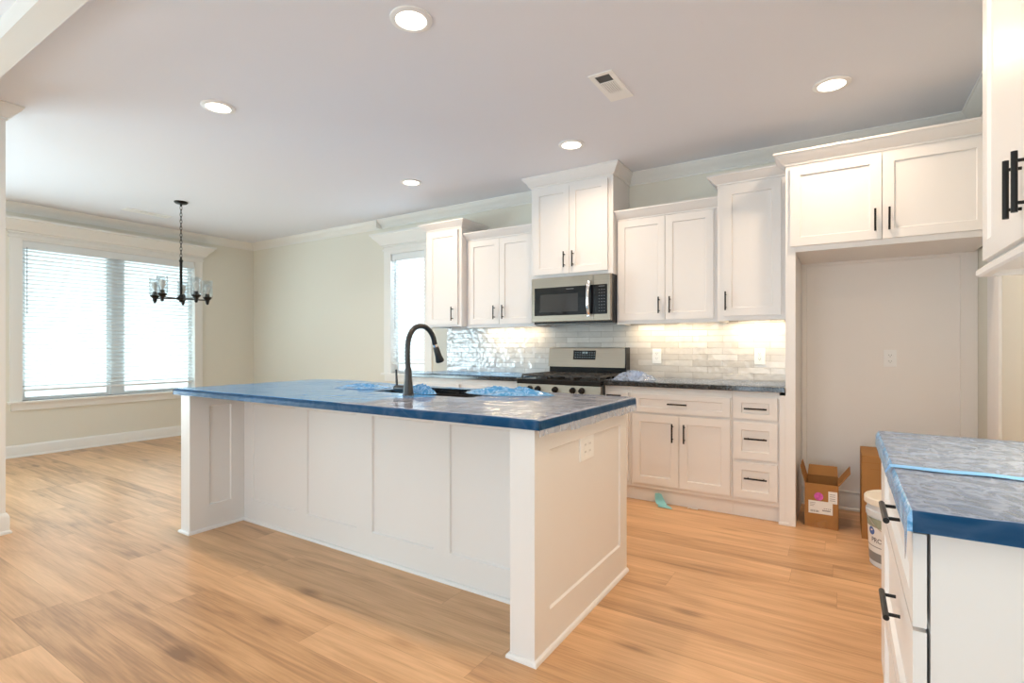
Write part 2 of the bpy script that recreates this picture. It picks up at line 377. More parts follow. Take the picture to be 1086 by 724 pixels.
            s.bm.faces.new(inner)
        B = [(u0, v0), (u1, v0), (u1, v1), (u0, v1)]
        back = [V(x, y, 0) for x, y in B]
        s.bm.faces.new(list(reversed(back)))
        edges = [[(x, v0) for x in us], [(u1, y) for y in vs], [(x, v1) for x in reversed(us)], [(u0, y) for y in reversed(vs)]]
        for e in range(4):
            seg = [V(x, y, th) for x, y in edges[e]]
            s.bm.faces.new([back[e], back[(e+1) % 4]] + list(reversed(seg)))
        return s
    def build(s, name, mat, parent=None, smooth=None, label=None, cat=None, group=None, kind=None):
        bmesh.ops.recalc_face_normals(s.bm, faces=s.bm.faces)
        me = bpy.data.meshes.new(name)
        o = bpy.data.objects.new(name, me); C.objects.link(o)
        if parent:
            off = LOC[parent]; bmesh.ops.translate(s.bm, verts=s.bm.verts, vec=-off); o.parent = parent; LOC[o] = off
        else:
            LOC[o] = Vector((0, 0, 0))
        s.bm.to_mesh(me); s.bm.free()
        if smooth is not None:
            me.polygons.foreach_set('use_smooth', [True]*len(me.polygons)); me.set_sharp_from_angle(angle=math.radians(smooth))
        me.materials.append(M[mat] if isinstance(mat, str) else mat)
        tag(o, label, cat, group, kind); return o
def recenter(o):
    # put a one-mesh thing's origin at the middle of its underside
    me = o.data; xs = [v.co for v in me.vertices]
    c = Vector(((min(v.x for v in xs)+max(v.x for v in xs))/2, (min(v.y for v in xs)+max(v.y for v in xs))/2, min(v.z for v in xs)))
    for v in me.vertices: v.co -= c
    o.location = c; return o
def copy_tree(o, parent=None):
    c = o.copy(); C.objects.link(c)
    if parent: c.parent = parent
    for ch in list(o.children): copy_tree(ch, c)
    return c
def st(mb, name, mat, parent=None, smooth=None):
    return mb.build(name, mat, parent, smooth, kind=None if parent else 'structure')
def text_mesh(txt, size):
    cu = bpy.data.curves.new('lettering', 'FONT'); cu.body = txt; cu.size = size; cu.extrude = 0.0004; cu.align_x = 'CENTER'
    t = bpy.data.objects.new('lettering', cu); C.objects.link(t)
    dg = bpy.context.evaluated_depsgraph_get(); dg.update()
    me = bpy.data.meshes.new_from_object(t.evaluated_get(dg)); bpy.data.objects.remove(t); return me

# facing transforms: front of the cabinet faces -Y / -X / +X / +Y
def FY(yf): return lambda u, v, w: (u, yf - w, v)
def FX(xf): return lambda u, v, w: (xf - w, u, v)
def FXp(xf): return lambda u, v, w: (xf + w, u, v)

# ------------------------------------------------------------------ room shell
st(MB().box(XW-0.3, XR+0.2, YF-0.3, YB+0.3, -0.05, 0.0), 'floor', 'floor')
st(MB().box(XW-0.2, XR+0.2, YF-0.2, YB+0.2, HC, HC+0.1), 'ceiling', 'ceiling')
WT = 0.13
def wall_x(name, x0, x1, holes, y0, y1):
    b = MB(); cur = y0
    for (a, c, z0, z1) in holes:
        b.box(x0, x1, cur, a, 0, HC); b.box(x0, x1, a, c, 0, z0); b.box(x0, x1, a, c, z1, HC); cur = c
    b.box(x0, x1, cur, y1, 0, HC); return st(b, name, 'wall')
def wall_y(name, y0, y1, holes, x0, x1):
    b = MB(); cur = x0
    for (a, c, z0, z1) in holes:
        b.box(cur, a, y0, y1, 0, HC); b.box(a, c, y0, y1, 0, z0); b.box(a, c, y0, y1, z1, HC); cur = c
    b.box(cur, x1, y0, y1, 0, HC); return st(b, name, 'wall')
W1 = (1.882, 3.672, 0.598, 2.345)
W2 = (-4.594, -4.029, 0.867, 2.31)
W3 = (-5.62, -4.50, 0.65, 2.45)
W5 = (-2.45, 0.75, 0.30, 2.35)
W4_FILL = (-2.70, 0.35, 0.20, 2.45)  # unseen window, added so fill light reaches down the aisle
wall_x('wall_left', XW-WT, XW, [W5, W1], YF-WT, YB+WT)
wall_y('wall_back', YB, YB+WT, [W2], XW, XR)
wall_y('wall_front', YF-WT, YF, [W3, W4_FILL], XW, XR)
b = MB().box(XR, XR+WT, YF-WT, YB+WT, 0, HC)
st(b, 'wall_right', 'wall')
# stub of the cased opening at the far left, with the header over it
st(MB().box(-4.62, -4.482, 0.70, 1.061, 0, HC), 'wall_stub', 'trim')
st(MB().box(-4.62, XR, 0.765, 0.876, 2.62, HC), 'trim_1', 'trim')
CROWN = [(0, HC), (0.092, HC), (0.092, HC-0.010), (0.084, HC-0.014), (0.074, HC-0.030), (0.052, HC-0.048), (0.028, HC-0.062), (0.018, HC-0.078), (0.010, HC-0.080), (0.010, HC-0.095), (0, HC-0.095)]
def scale_prof(p, a, b): return [(o*a, HC-(HC-z)*b) for o, z in p]
# crown: dining stretch along the left wall to the joint, then the heavier kitchen stretch
st(MB().sweep([(XW, YF), (XW, YB), (-4.745, YB)], scale_prof(CROWN, 0.92, 1.04)), 'trim_2', 'trim', smooth=30)
st(MB().sweep([(-4.745, YB), (XR, YB), (XR, 0.876)], CROWN).box(-4.749, -4.739, YB-0.098, YB, HC-0.101, HC), 'trim_3', 'trim', smooth=30)
st(MB().sweep([(-4.482, 0.876), (-4.482, 1.061), (-4.62, 1.061)], scale_prof(CROWN, 0.8, 1.0)), 'trim_4', 'trim', smooth=30)
BASE = [(0, 0), (0.026, 0), (0.026, 0.012), (0.016, 0.022), (0.016, 0.105), (0.012, 0.118), (0.006, 0.130), (0, 0.130)]
st(MB().sweep([(XW, YF), (XW, YB), (-3.70, YB)], BASE), 'baseboard_left', 'trim', smooth=30)
st(MB().sweep([(-0.256, YB), (XR, YB), (XR, 4.14)], BASE), 'baseboard_back', 'trim', smooth=30)
st(MB().sweep([(-4.482, 0.70), (-4.482, 1.061), (-4.62, 1.061)], BASE), 'baseboard_right', 'trim', smooth=30)
st(MB().sweep([(XR, YF), (XW, YF)], BASE), 'baseboard_front', 'trim', smooth=30)
# flat frame on the back wall of the refrigerator recess and its painted panel
b = MB().box(-0.256, XR, YB-0.006, YB, 0.131, 1.9)
st(b, 'wall_alcove', 'alcove')
b = MB()
b.panel(FY(YB-0.006), -0.256, XR-0.001, 0.131, 1.838, [(-0.236+0.012, 0.663, 0.132, 1.789)], th=0.014, rec=0.013, ch=0.003)
st(b, 'trim_5', 'alcove')
# backsplash
st(MB().box(-3.716, -0.316, YB-0.009, YB, CT, 1.42), 'wall_backsplash', 'tile')

# ------------------------------------------------------------------ windows
def cornice(bm_path, z0, z1, proj):
    h = z1-z0
    return [(0, z0), (0.018, z0), (0.018, z0+0.10*h), (0.034, z0+0.14*h), (proj*0.45, z0+0.38*h), (proj*0.78, z0+0.66*h), (proj*0.88, z0+0.80*h), (proj, z0+0.84*h), (proj, z1), (0, z1)]
def window(idx, u0, u1, z0, z1, T, wall_sign_path, mull, cas=0.088, ztop=2.553, head=2.40, double=True):
    # T(u, w, z): u along the wall, w into the room
    root = empty('window_%d' % idx, loc=T((u0+u1)/2, 0, z0), kind='structure')
    def bx(mb, a, c, w0, w1, e, f):
        p = T(a, w0, e); q = T(c, w1, f); mb.box(p[0], q[0], p[1], q[1], p[2], q[2])
    m = MB()
    bx(m, u0-cas, u0, 0, 0.02, z0, z1); bx(m, u1, u1+cas, 0, 0.02, z0, z1); bx(m, u0-cas, u1+cas, 0, 0.02, z1, head)
    bx(m, u0-cas-0.012, u1+cas+0.012, 0, 0.034, head-0.045, head-0.025)
    m.build('casing', 'trim', root)
    m = MB()
    for a, c in ((u0+0.0005, u0+0.013), (u1-0.013, u1-0.0005)): bx(m, a, c, -WT+0.012, 0.019, z0+0.001, z1-0.0005)
    bx(m, u0+0.013, u1-0.013, -WT+0.012, 0.019, z1-0.013, z1-0.0005); m.build('jamb', 'trim', root)
    m = MB(); bx(m, u0-cas-0.022, u1+cas+0.022, -0.10, 0.055, z0-0.022, z0); m.build('window_sill', 'trim', root)
    m = MB(); bx(m, u0-cas+0.01, u1+cas-0.01, 0, 0.022, z0-0.098, z0-0.022); m.build('apron', 'trim', root)
    path = wall_sign_path(u0-cas, u1+cas)
    MB().sweep(path, cornice(None, head, ztop, 0.125)).build('cornice', 'trim', root, smooth=30)
    u0 += 0.0135; u1 -= 0.0135; z1 -= 0.0135
    units = [(u0, mull-0.05), (mull+0.05, u1)] if mull else [(u0, u1)]
    if mull:
        m = MB(); bx(m, mull-0.05, mull+0.05, -0.12, -0.06, z0, z1); m.build('mullion', 'vinyl', root)
    for a, c in units:
        m = MB(); f = 0.045
        bx(m, a, a+f, -0.11, -0.075, z0, z1); bx(m, c-f, c, -0.11, -0.075, z0, z1)
        bx(m, a+f, c-f, -0.11, -0.075, z0, z0+f*0.8); bx(m, a+f, c-f, -0.11, -0.075, z1-f*0.8, z1)
        s = m.build('sash', 'vinyl', root)
        m = MB(); bx(m, a+f, c-f, -0.096, -0.092, z0+f*0.8, z1-f*0.8); m.build('glass_pane', 'pane', s)
    return root
def blind(label, T, u0, u1, z0, z1, w, tilt, cordpos, wandlen):
    u0 += 0.014; u1 -= 0.014; z1 -= 0.014
    root = empty('window_blind', label, 'blind', T((u0+u1)/2, w, z0))
    def bx(mb, a, c, w0, w1, e, f, **k):
        p = T(a, w0, e); q = T(c, w1, f); mb.box(p[0], q[0], p[1], q[1], p[2], q[2], **k)
    m = MB(); bx(m, u0+0.004, u1-0.004, w-0.03, w+0.035, z1-0.085, z1); m.build('headrail', 'blind', root)
    m = MB(); bx(m, u0+0.008, u1-0.008, w-0.025, w+0.025, z0, z0+0.022); m.build('bottom_rail', 'blind', root)
    m = MB(); z = z1-0.11; hw = 0.024
    while z > z0+0.04:
        dz = hw*math.sin(tilt); dw = hw*math.cos(tilt); t = 0.0028
        pts = []
        for u in (u0+0.010, u1-0.010):
            for ww, zz in ((-dw, -dz), (dw, dz), (dw, dz+t), (-dw, -dz+t)):
                pts.append(T(u, w+ww, z+zz))
        m.poly(pts, [(0,1,2,3), (7,6,5,4), (0,4,5,1), (1,5,6,2), (2,6,7,3), (3,7,4,0)])
        z -= 0.0445
    m.build('slats', 'blind', root)
    for f in ((0.12, 0.5, 0.88) if u1-u0 > 1 else (0.2, 0.8)):
        u = u0+(u1-u0)*f; m = MB()
        m.tube([T(u, w+0.026, z1-0.08), T(u, w+0.026, z0+0.022), T(u, w-0.026, z0+0.022), T(u, w-0.026, z1-0.08)], 0.0012, 5)
        m.build('ladder_cord', 'blind', root)
    m = MB(); m.tube([T(cordpos, w+0.042, z1-0.07), T(cordpos, w+0.046, z1-wandlen)], 0.0035, 6); m.build('wand', 'cordgrey', root)
    return root
TL = lambda u, w, z: (XW+w, u, z)
TB = lambda u, w, z: (u, YB-w, z)
TF = lambda u, w, z: (u, YF+w, z)
window(1, *W1, TL, lambda a, c: [(XW, a), (XW+0.02, a), (XW+0.02, c), (XW, c)], 2.777)
window(2, *W2, TB, lambda a, c: [(a, YB), (a, YB-0.02), (c, YB-0.02), (c, YB)], None, cas=0.096, ztop=2.535, head=2.384)
window(3, *W3, TF, lambda a, c: [(c, YF), (c, YF+0.02), (a, YF+0.02), (a, YF)], None, ztop=2.60, head=2.50)
window(4, *W4_FILL, TF, lambda a, c: [(c, YF), (c, YF+0.02), (a, YF+0.02), (a, YF)], -1.175, ztop=2.60, head=2.50)  # added window out of view, opening for the rear fill lamps
window(5, *W5, TL, lambda a, c: [(XW, a), (XW+0.02, a), (XW+0.02, c), (XW, c)], -0.85)
blind('wide white slatted blind in the big dining window, lowered almost to the sill', TL, W1[0], W1[1], 0.70, W1[3], -0.035, 0.38, 1.935, 0.80)
blind('narrow white slatted blind in the small window behind the kitchen faucet', TB, W2[0], W2[1], 0.975, W2[3], -0.035, 0.30, W2[0]+0.08, 0.9)
blind('white slatted blind in the window behind the camera', TF, W3[0], W3[1], 0.80, W3[3], -0.035, 0.25, -4.6, 0.8)

# ------------------------------------------------------------------ cabinets
def pull_v(T, u, v0, v1, parent, th=0.019, out=0.032, r=0.0058):
    m = MB(); m.tube([T(u, v0, th+out), T(u, v1, th+out)], r, 12)
    for v in (v0+0.022, v1-0.022): m.tube([T(u, v, th-0.001), T(u, v, th+out)], 0.0042, 8)
    return m.build('handle', 'black', parent, smooth=40)
def pull_h(T, u0, u1, v, parent, th=0.019, out=0.032, r=0.0058):
    m = MB(); m.tube([T(u0, v, th+out), T(u1, v, th+out)], r, 12)
    for u in (u0+0.022, u1-0.022): m.tube([T(u, v, th-0.001), T(u, v, th+out)], 0.0042, 8)
    return m.build('handle', 'black', parent, smooth=40)
def front(name, T, u0, u1, v0, v1, parent, stile=0.057, rail=None, th=0.019):
    rail = rail or stile
    return MB().panel(T, u0, u1, v0, v1, [(u0+stile, u1-stile, v0+rail, v1-rail)], th=th, rec=0.009, ch=0.004).build(name, 'cab', parent)
CABCROWN = lambda z0, z1, pr: [(0, z0), (0.010, z0), (0.012, z0+0.010), (0.022, z0+0.016), (pr*0.55, z0+(z1-z0)*0.50), (pr*0.85, z0+(z1-z0)*0.72), (pr*0.90, z1-0.014), (pr, z1-0.012), (pr, z1), (0, z1)]
def upper(label, x0, x1, yf, z0, z1, doors, cpath, cz, pr=0.066, back=YB-0.0005):
    root = empty('wall_cabinet', label, 'cabinet', ((x0+x1)/2, back, z0), group='white shaker wall cabinets along the range wall')
    m = MB().box(x0, x1, yf, yf+0.019, z0, z1, bev=0.0015).box(x0+0.016, x1-0.016, yf+0.019, back, z0+0.030, z1)
    m.box(x0, x0+0.016, yf+0.019, back, z0, z1).box(x1-0.016, x1, yf+0.019, back, z0, z1); m.build('carcass', 'cab', root)
    for (a, c, d, e, hu, h0, h1) in doors:
        dr = front('door', FY(yf), a, c, d, e, root)
        pull_v(FY(yf), hu, h0, h1, dr)
    MB().sweep(cpath, CABCROWN(cz[0], cz[1], pr)).build('crown_molding', 'cab', root, smooth=30)
    return root
HB = YB-0.0005
upper('narrow white one-door wall cabinet beside the small window', -3.681, -3.214, YD, 1.388, 2.387,
      [(-3.641, -3.254, 1.410, 2.360, -3.311, 1.447, 1.586)],
      [(-3.681, HB), (-3.681, YD), (-3.214, YD), (-3.214, HB)], (2.383, 2.453))
upper('lower white two-door wall cabinet between the narrow window-side cabinet and the microwave', -3.212, -2.405, YS, 1.375, 2.252,
      [(-3.175, -2.806, 1.404, 2.236, -2.857, 1.452, 1.585), (-2.802, -2.441, 1.404, 2.236, -2.755, 1.452, 1.585)],
      [(-3.212, YS), (-2.405, YS)], (2.248, 2.322))
upper('white two-door wall cabinet over the microwave, with its crown touching the ceiling', -2.403, -1.615, YD, 1.797, 2.631,
      [(-2.372, -2.014, 1.830, 2.600, -2.055, 1.881, 2.018), (-2.010, -1.658, 1.830, 2.600, -1.972, 1.881, 2.018)],
      [(-2.403, HB), (-2.403, YD), (-1.615, YD), (-1.615, HB)], (2.627, 2.7175), pr=0.068)
upper('lower white two-door wall cabinet right of the microwave, above the pair of wall outlets', -1.613, -0.790, YS, 1.375, 2.252,
      [(-1.596, -1.2035, 1.404, 2.240, -1.246, 1.455, 1.587), (-1.199, -0.831, 1.404, 2.240, -1.158, 1.455, 1.587)],
      [(-1.613, YS), (-0.790, YS)], (2.248, 2.322))
upper('tall narrow white one-door wall cabinet next to the tall refrigerator panel', -0.788, -0.318, YD, 1.379, 2.395,
      [(-0.744, -0.361, 1.414, 2.366, -0.725, 1.455, 1.593)],
      [(-0.788, HB), (-0.788, YD), (-0.318, YD)], (2.390, 2.458))
# refrigerator surround: tall panel, deep cabinet over the recess
PX0, PX1, PY = -0.3157, -0.2572, 3.884
root = empty('refrigerator_cabinet', 'white built-in surround of the empty refrigerator recess, two wide doors above and tall side panels', 'cabinet', (0.2, PY, 0))
MB().box(PX0, PX1, PY, YB-0.0005, 0, 2.3795, bev=0.001).build('side_panel', 'cab', root)
MB().box(PX0-0.036, PX0-0.0003, PY+0.002, PY+0.04, 0, 0.86, bev=0.001).build('filler_stile', 'cab', root)
MB().box(PX0-0.042, PX0+0.022, PY-0.006, PY+0.0015, 0, 0.018, bev=0.002).build('shoe_molding', 'cab', root)
MB().box(PX1+0.0005, 0.7325, PY, YB-0.021, 1.807, 2.38, bev=0.001).build('carcass', 'cab', root)
for a, c, hu in ((-0.287, 0.2045, 0.171), (0.2085, 0.700, 0.241)):
    d = front('door', FY(PY), a, c, 1.843, 2.362, root); pull_v(FY(PY), hu, 1.888, 2.024, d)
MB().sweep([(PX0, 4.050), (PX0, PY), (0.732, PY)], CABCROWN(2.3805, 2.458, 0.068)).build('crown_molding', 'cab', root, smooth=30)
MB().box(0.7335, XR-0.0005, PY, 4.139, 0, 2.38, bev=0.001).build('side_panel', 'cab', root)

# base cabinets on the range wall
YFB = 3.9085; TB_ = FY(YFB); TOPB = 0.880
def base(label, x0, x1, drawers, doors, toe=True):
    root = empty('base_cabinet', label, 'cabinet', ((x0+x1)/2, YB, 0), group='white shaker base cabinets along the range wall')
    MB().box(x0, x1, YFB, YB-0.0005, 0.108, TOPB, bev=0.001).build('carcass', 'cab', root)
    MB().box(x0, x1, YFB+0.03, YB-0.02, 0, 0.108).build('toe_kick', 'cab', root)
    for (a, c, d, e, h0, h1, hz) in drawers:
        o = front('drawer', TB_, a, c, d, e, root, stile=0.05, rail=0.036 if e-d < 0.2 else 0.05)
        if h0 is not None: pull_h(TB_, h0, h1, hz, o)
    for (a, c, d, e, hu, h0, h1) in doors:
        o = front('door', TB_, a, c, d, e, root)
        if hu is not None: pull_v(TB_, hu, h0, h1, o)
    return root
base('slim white base cabinet with one drawer squeezed between the range and the two-door base', -1.598, -1.382,
     [(-1.572, -1.402, 0.690, 0.826, -1.566, -1.448, 0.806)], [(-1.572, -1.402, 0.142, 0.672, None, 0, 0)])
base('white base cabinet with one wide drawer over two doors, right of the range', -1.381, -0.651,
     [(-1.365, -0.662, 0.690, 0.826, -1.092, -0.951, 0.760)],
     [(-1.365, -1.0155, 0.142, 0.672, -1.057, 0.478, 0.616), (-1.0115, -0.662, 0.142, 0.672, -0.972, 0.478, 0.616)])
base('white base cabinet with a stack of three drawers beside the tall refrigerator panel', -0.650, -0.3525,
     [(-0.638, -0.364, 0.690, 0.836, -0.567, -0.425, 0.762), (-0.638, -0.364, 0.412, 0.662, -0.567, -0.425, 0.556), (-0.638, -0.364, 0.142, 0.386, -0.567, -0.425, 0.284)], [])
base('white base cabinet left of the range under the blue-covered counter', -3.05, -2.382,
     [(-3.035, -2.397, 0.690, 0.826, -2.79, -2.65, 0.760)], [(-3.035, -2.718, 0.142, 0.672, -2.757, 0.478, 0.616), (-2.714, -2.397, 0.142, 0.672, -2.675, 0.478, 0.616)])
base('white base cabinet under the small window end of the back counter', -3.70, -3.051,
     [(-3.685, -3.066, 0.690, 0.826, -3.45, -3.31, 0.760)], [(-3.685, -3.378, 0.142, 0.672, -3.417, 0.478, 0.616), (-3.374, -3.066, 0.142, 0.672, -3.335, 0.478, 0.616)])
# countertops on the range wall
o = MB().box(-3.722, -2.3815, 3.865, YB-0.0095, TOPB+0.0005, CT, bev=0.003).build('countertop', 'granite', label='black stone countertop left of the range, ending by the small window', cat='countertop'); recenter(o)
o = MB().box(-1.599, -0.3165, 3.865, YB-0.0095, TOPB+0.0005, CT, bev=0.003).build('countertop', 'granite', label='black stone countertop right of the range, ending at the tall panel', cat='countertop'); recenter(o)

# ------------------------------------------------------------------ range
def make_range():
    x0, x1, yf = -2.3795, -1.6005, 3.825
    R = empty('gas_range', 'stainless steel gas range with black grates under the microwave', 'range', ((x0+x1)/2, 4.15, 0))
    MB().box(x0+0.003, x1-0.003, yf+0.03, YB-0.012, 0.04, 0.895).box(x0+0.03, x1-0.03, yf+0.07, YB-0.05, 0, 0.04).build('body', 'enamel', R)
    m = MB().box(x0+0.004, x1-0.004, yf-0.005, yf+0.0295, 0.27, 0.785, bev=0.004); d = m.build('oven_door', 'steel', R)
    MB().box(x0+0.12, x1-0.12, yf-0.008, yf-0.004, 0.36, 0.68).build('door_glass', 'blackglass', d)
    m = MB().tube([(x0+0.05, yf-0.055, 0.745), (x1-0.05, yf-0.055, 0.745)], 0.011, 12)
    for x in (x0+0.08, x1-0.08): m.tube([(x, yf-0.004, 0.745), (x, yf-0.055, 0.745)], 0.008, 8)
    m.build('door_handle', 'steel', d, smooth=40)
    MB().box(x0+0.004, x1-0.004, yf-0.003, yf+0.0295, 0.06, 0.262, bev=0.004).build('storage_drawer', 'steel', R)
    # knob panel (tilted face)
    m = MB(); y0, y1 = yf-0.008, yf+0.0295
    pts = [(x, *q) for x in (x0+0.002, x1-0.002) for q in ((y0, 0.792), (y1, 0.792), (y1, 0.868), (y0+0.012, 0.868))]
    m.poly(pts, [(0,1,2,3), (7,6,5,4), (0,4,5,1), (1,5,6,2), (2,6,7,3), (3,7,4,0)]); kp = m.build('control_panel', 'steel', R)
    for x in (-2.245, -2.165, -2.003, -1.842, -1.762):
        MB().lathe((x, yf-0.004, 0.830), [(0.026, 0.004), (0.026, -0.006), (0.020, -0.010), (0.018, -0.032), (0.0, -0.034)], 20, 'Y').box(x-0.004, x+0.004, yf-0.042, yf-0.036, 0.812, 0.848).build('knob', 'enamel', kp, smooth=35)
    # cooktop
    m = MB().box(x0, x1, yf-0.004, 4.40, 0.8685, 0.912, bev=0.006); m.build('cooktop', 'enamel', R)
    for (bx, by, br) in ((-2.20, 3.98, 0.045), (-2.20, 4.26, 0.04), (-1.99, 4.12, 0.05), (-1.78, 3.98, 0.05), (-1.78, 4.26, 0.035)):
        MB().lathe((bx, by, 0.9115), [(br*1.3, 0), (br*1.3, 0.006), (br, 0.010), (br, 0.018), (br*0.6, 0.020), (0, 0.020)], 20).build('burner', 'iron', R, smooth=35)
    xs = [x0+0.03, x0+0.265, x1-0.265, x1-0.03]
    for i in range(3):
        a, c = xs[i]+0.004, xs[i+1]-0.004; m = MB(); zt0, zt1 = 0.934, 0.950; w = 0.006
        ya, yb = 3.865, 4.375
        for x in (a, c): m.box(x-w, x+w, ya, yb, zt0, zt1, bev=0.002)
        for y in (ya, (ya+yb)/2, yb): m.box(a, c, y-w, y+w, zt0, zt1, bev=0.002)
        xm = (a+c)/2
        for y in ((ya*3+yb)/4, (ya+yb*3)/4):
            m.box(a, xm-0.035, y-w, y+w, zt0, zt1, bev=0.002); m.box(xm+0.035, c, y-w, y+w, zt0, zt1, bev=0.002)
            m.box(xm-w, xm+w, y-0.127, y-0.035, zt0, zt1, bev=0.002); m.box(xm-w, xm+w, y+0.035, y+0.127, zt0, zt1, bev=0.002)
        for x in (a, c):
            for y in (ya, (ya+yb)/2, yb): m.box(x-w, x+w, y-w, y+w, 0.9115, zt0)
        m.build('grate', 'iron', R)
    # back guard
    m = MB().box(x0+0.012, x1-0.004, 4.405, YB-0.012, 0.895, 1.0); m.build('riser', 'enamel', R)
    m = MB(); pr = [(4.388, 0.998), (YB-0.014, 0.998), (YB-0.014, 1.176), (4.428, 1.176), (4.416, 1.170)]
    pts = [(x, *q) for x in (x0+0.004, x1-0.012) for q in pr]; k = len(pr)
    m.poly(pts, [tuple(range(k)), tuple(range(2*k-1, k-1, -1))]+[(i, i+k, (i+1) % k+k, (i+1) % k) for i in range(k)])
    g = m.build('backguard', 'steel', R)
    MB().box(x1-0.0115, x1-0.0015, 4.40, YB-0.013, 0.93, 1.178).build('end_cap', 'enamel', R)
    def yq(z): return 4.388+(z-0.998)*(4.416-4.388)/(1.170-0.998)
    def plate(name, a, c, z0, z1, mat, par, t=0.002):
        pts = []
        for x in (a, c):
            pts += [(x, yq(z0)-t, z0), (x, yq(z0)+0.003, z0), (x, yq(z1)+0.003, z1), (x, yq(z1)-t, z1)]
        return MB().poly(pts, [(0,1,2,3), (7,6,5,4), (0,4,5,1), (1,5,6,2), (2,6,7,3), (3,7,4,0)]).build(name, mat, par)
    dp = plate('display', -2.118, -1.895, 1.066, 1.150, 'blackglass', g)
    m = MB()
    for r, z in enumerate((1.085, 1.108, 1.128)):
        for i in range(9):
            x = -2.100+i*0.0235
            if 3 <= i <= 5 and r == 2: continue
            m.box(x, x+0.011, yq(z)-0.0030, yq(z)-0.0015, z, z+0.0035)
    for x in (-2.026, -2.012, -1.996, -1.982): m.box(x, x+0.008, yq(1.125)-0.0030, yq(1.125)-0.0015, 1.122, 1.138)
    m.build('display_marks', 'clock', R)
    return R
make_range()

# ------------------------------------------------------------------ microwave
def make_micro():
    x0, x1, yf, z0, z1 = -2.366, -1.617, 4.062, 1.405, 1.7955
    R = empty('microwave', 'stainless over-the-range microwave hung below the ceiling-height cabinet', 'microwave', ((x0+x1)/2, YB, z0))
    MB().box(x0, x1, yf+0.045, YB-0.011, z0-0.018, z1).build('body', 'enamel', R)
    xs = -1.770
    MB().box(x0, xs-0.0015, yf, yf+0.0445, z0, z1-0.001, bev=0.004).build('door', 'steel', R)
    door = R.children[-1]
    MB().box(xs+0.0015, x1, yf, yf+0.0445, z0, z1-0.001, bev=0.004).build('control_panel', 'steel', R)
    cp = R.children[-1]
    MB().box(x0+0.028, xs-0.0018, yf-0.0012, yf+0.002, z0+0.055, z1-0.088, bev=0.0005).build('door_glass', 'blackglass', door)
    MB().box(x0+0.085, xs-0.14, yf-0.0016, yf-0.0010, z0+0.085, z1-0.150).build('door_screen', 'screen', door)
    m = MB()
    for i in range(10): m.box(-2.02+i*0.0072, -2.02+i*0.0072+0.0048, yf-0.0018, yf-0.0010, z1-0.112, z1-0.106)
    m.build('brand_mark', 'print', door)
    MB().box(xs+0.0018, x1-0.026, yf-0.0012, yf+0.002, z0+0.055, z1-0.088, bev=0.0005).build('keypad', 'blackglass', cp)
    for r in range(8):
        for i in range(3):
            xx = xs+0.052+i*0.022; zz = z0+0.078+r*0.0255
            MB().box(xx, xx+0.009, yf-0.0018, yf-0.0010, zz, zz+0.004).build('key', 'print', cp)
    MB().box(xs+0.05, xs+0.105, yf-0.0018, yf-0.0010, z1-0.105, z1-0.101).build('display_line', 'print', cp)
    # bowed bar handle
    xh = xs-0.030; pts = []
    for i in range(15):
        t = i/14; pts.append((xh, yf-0.012-0.042*math.sin(math.pi*t)**0.6, z0+0.035+t*(z1-z0-0.085)))
    m = MB()
    rings = []
    for p in pts:
        rings.append([m.bm.verts.new((p[0]+0.013*math.cos(a), p[1]+0.007*math.sin(a), p[2])) for a in [k*math.pi/6 for k in range(12)]])
    for i in range(14):
        for k in range(12): m.bm.faces.new((rings[i][k], rings[i][(k+1) % 12], rings[i+1][(k+1) % 12], rings[i+1][k]))
    m.bm.faces.new(rings[0]); m.bm.faces.new(rings[-1])
    for z in (z0+0.045, z1-0.062): m.box(xh-0.010, xh+0.010, yf-0.030, yf+0.002, z-0.011, z+0.011, bev=0.002)
    m.build('handle', 'chrome', door, smooth=50)
    m = MB().box(x0+0.02, x0+0.10, yf+0.06, yf+0.11, z0-0.021, z0-0.0175); m.build('lamp_cover', 'plastic', R)
make_micro()

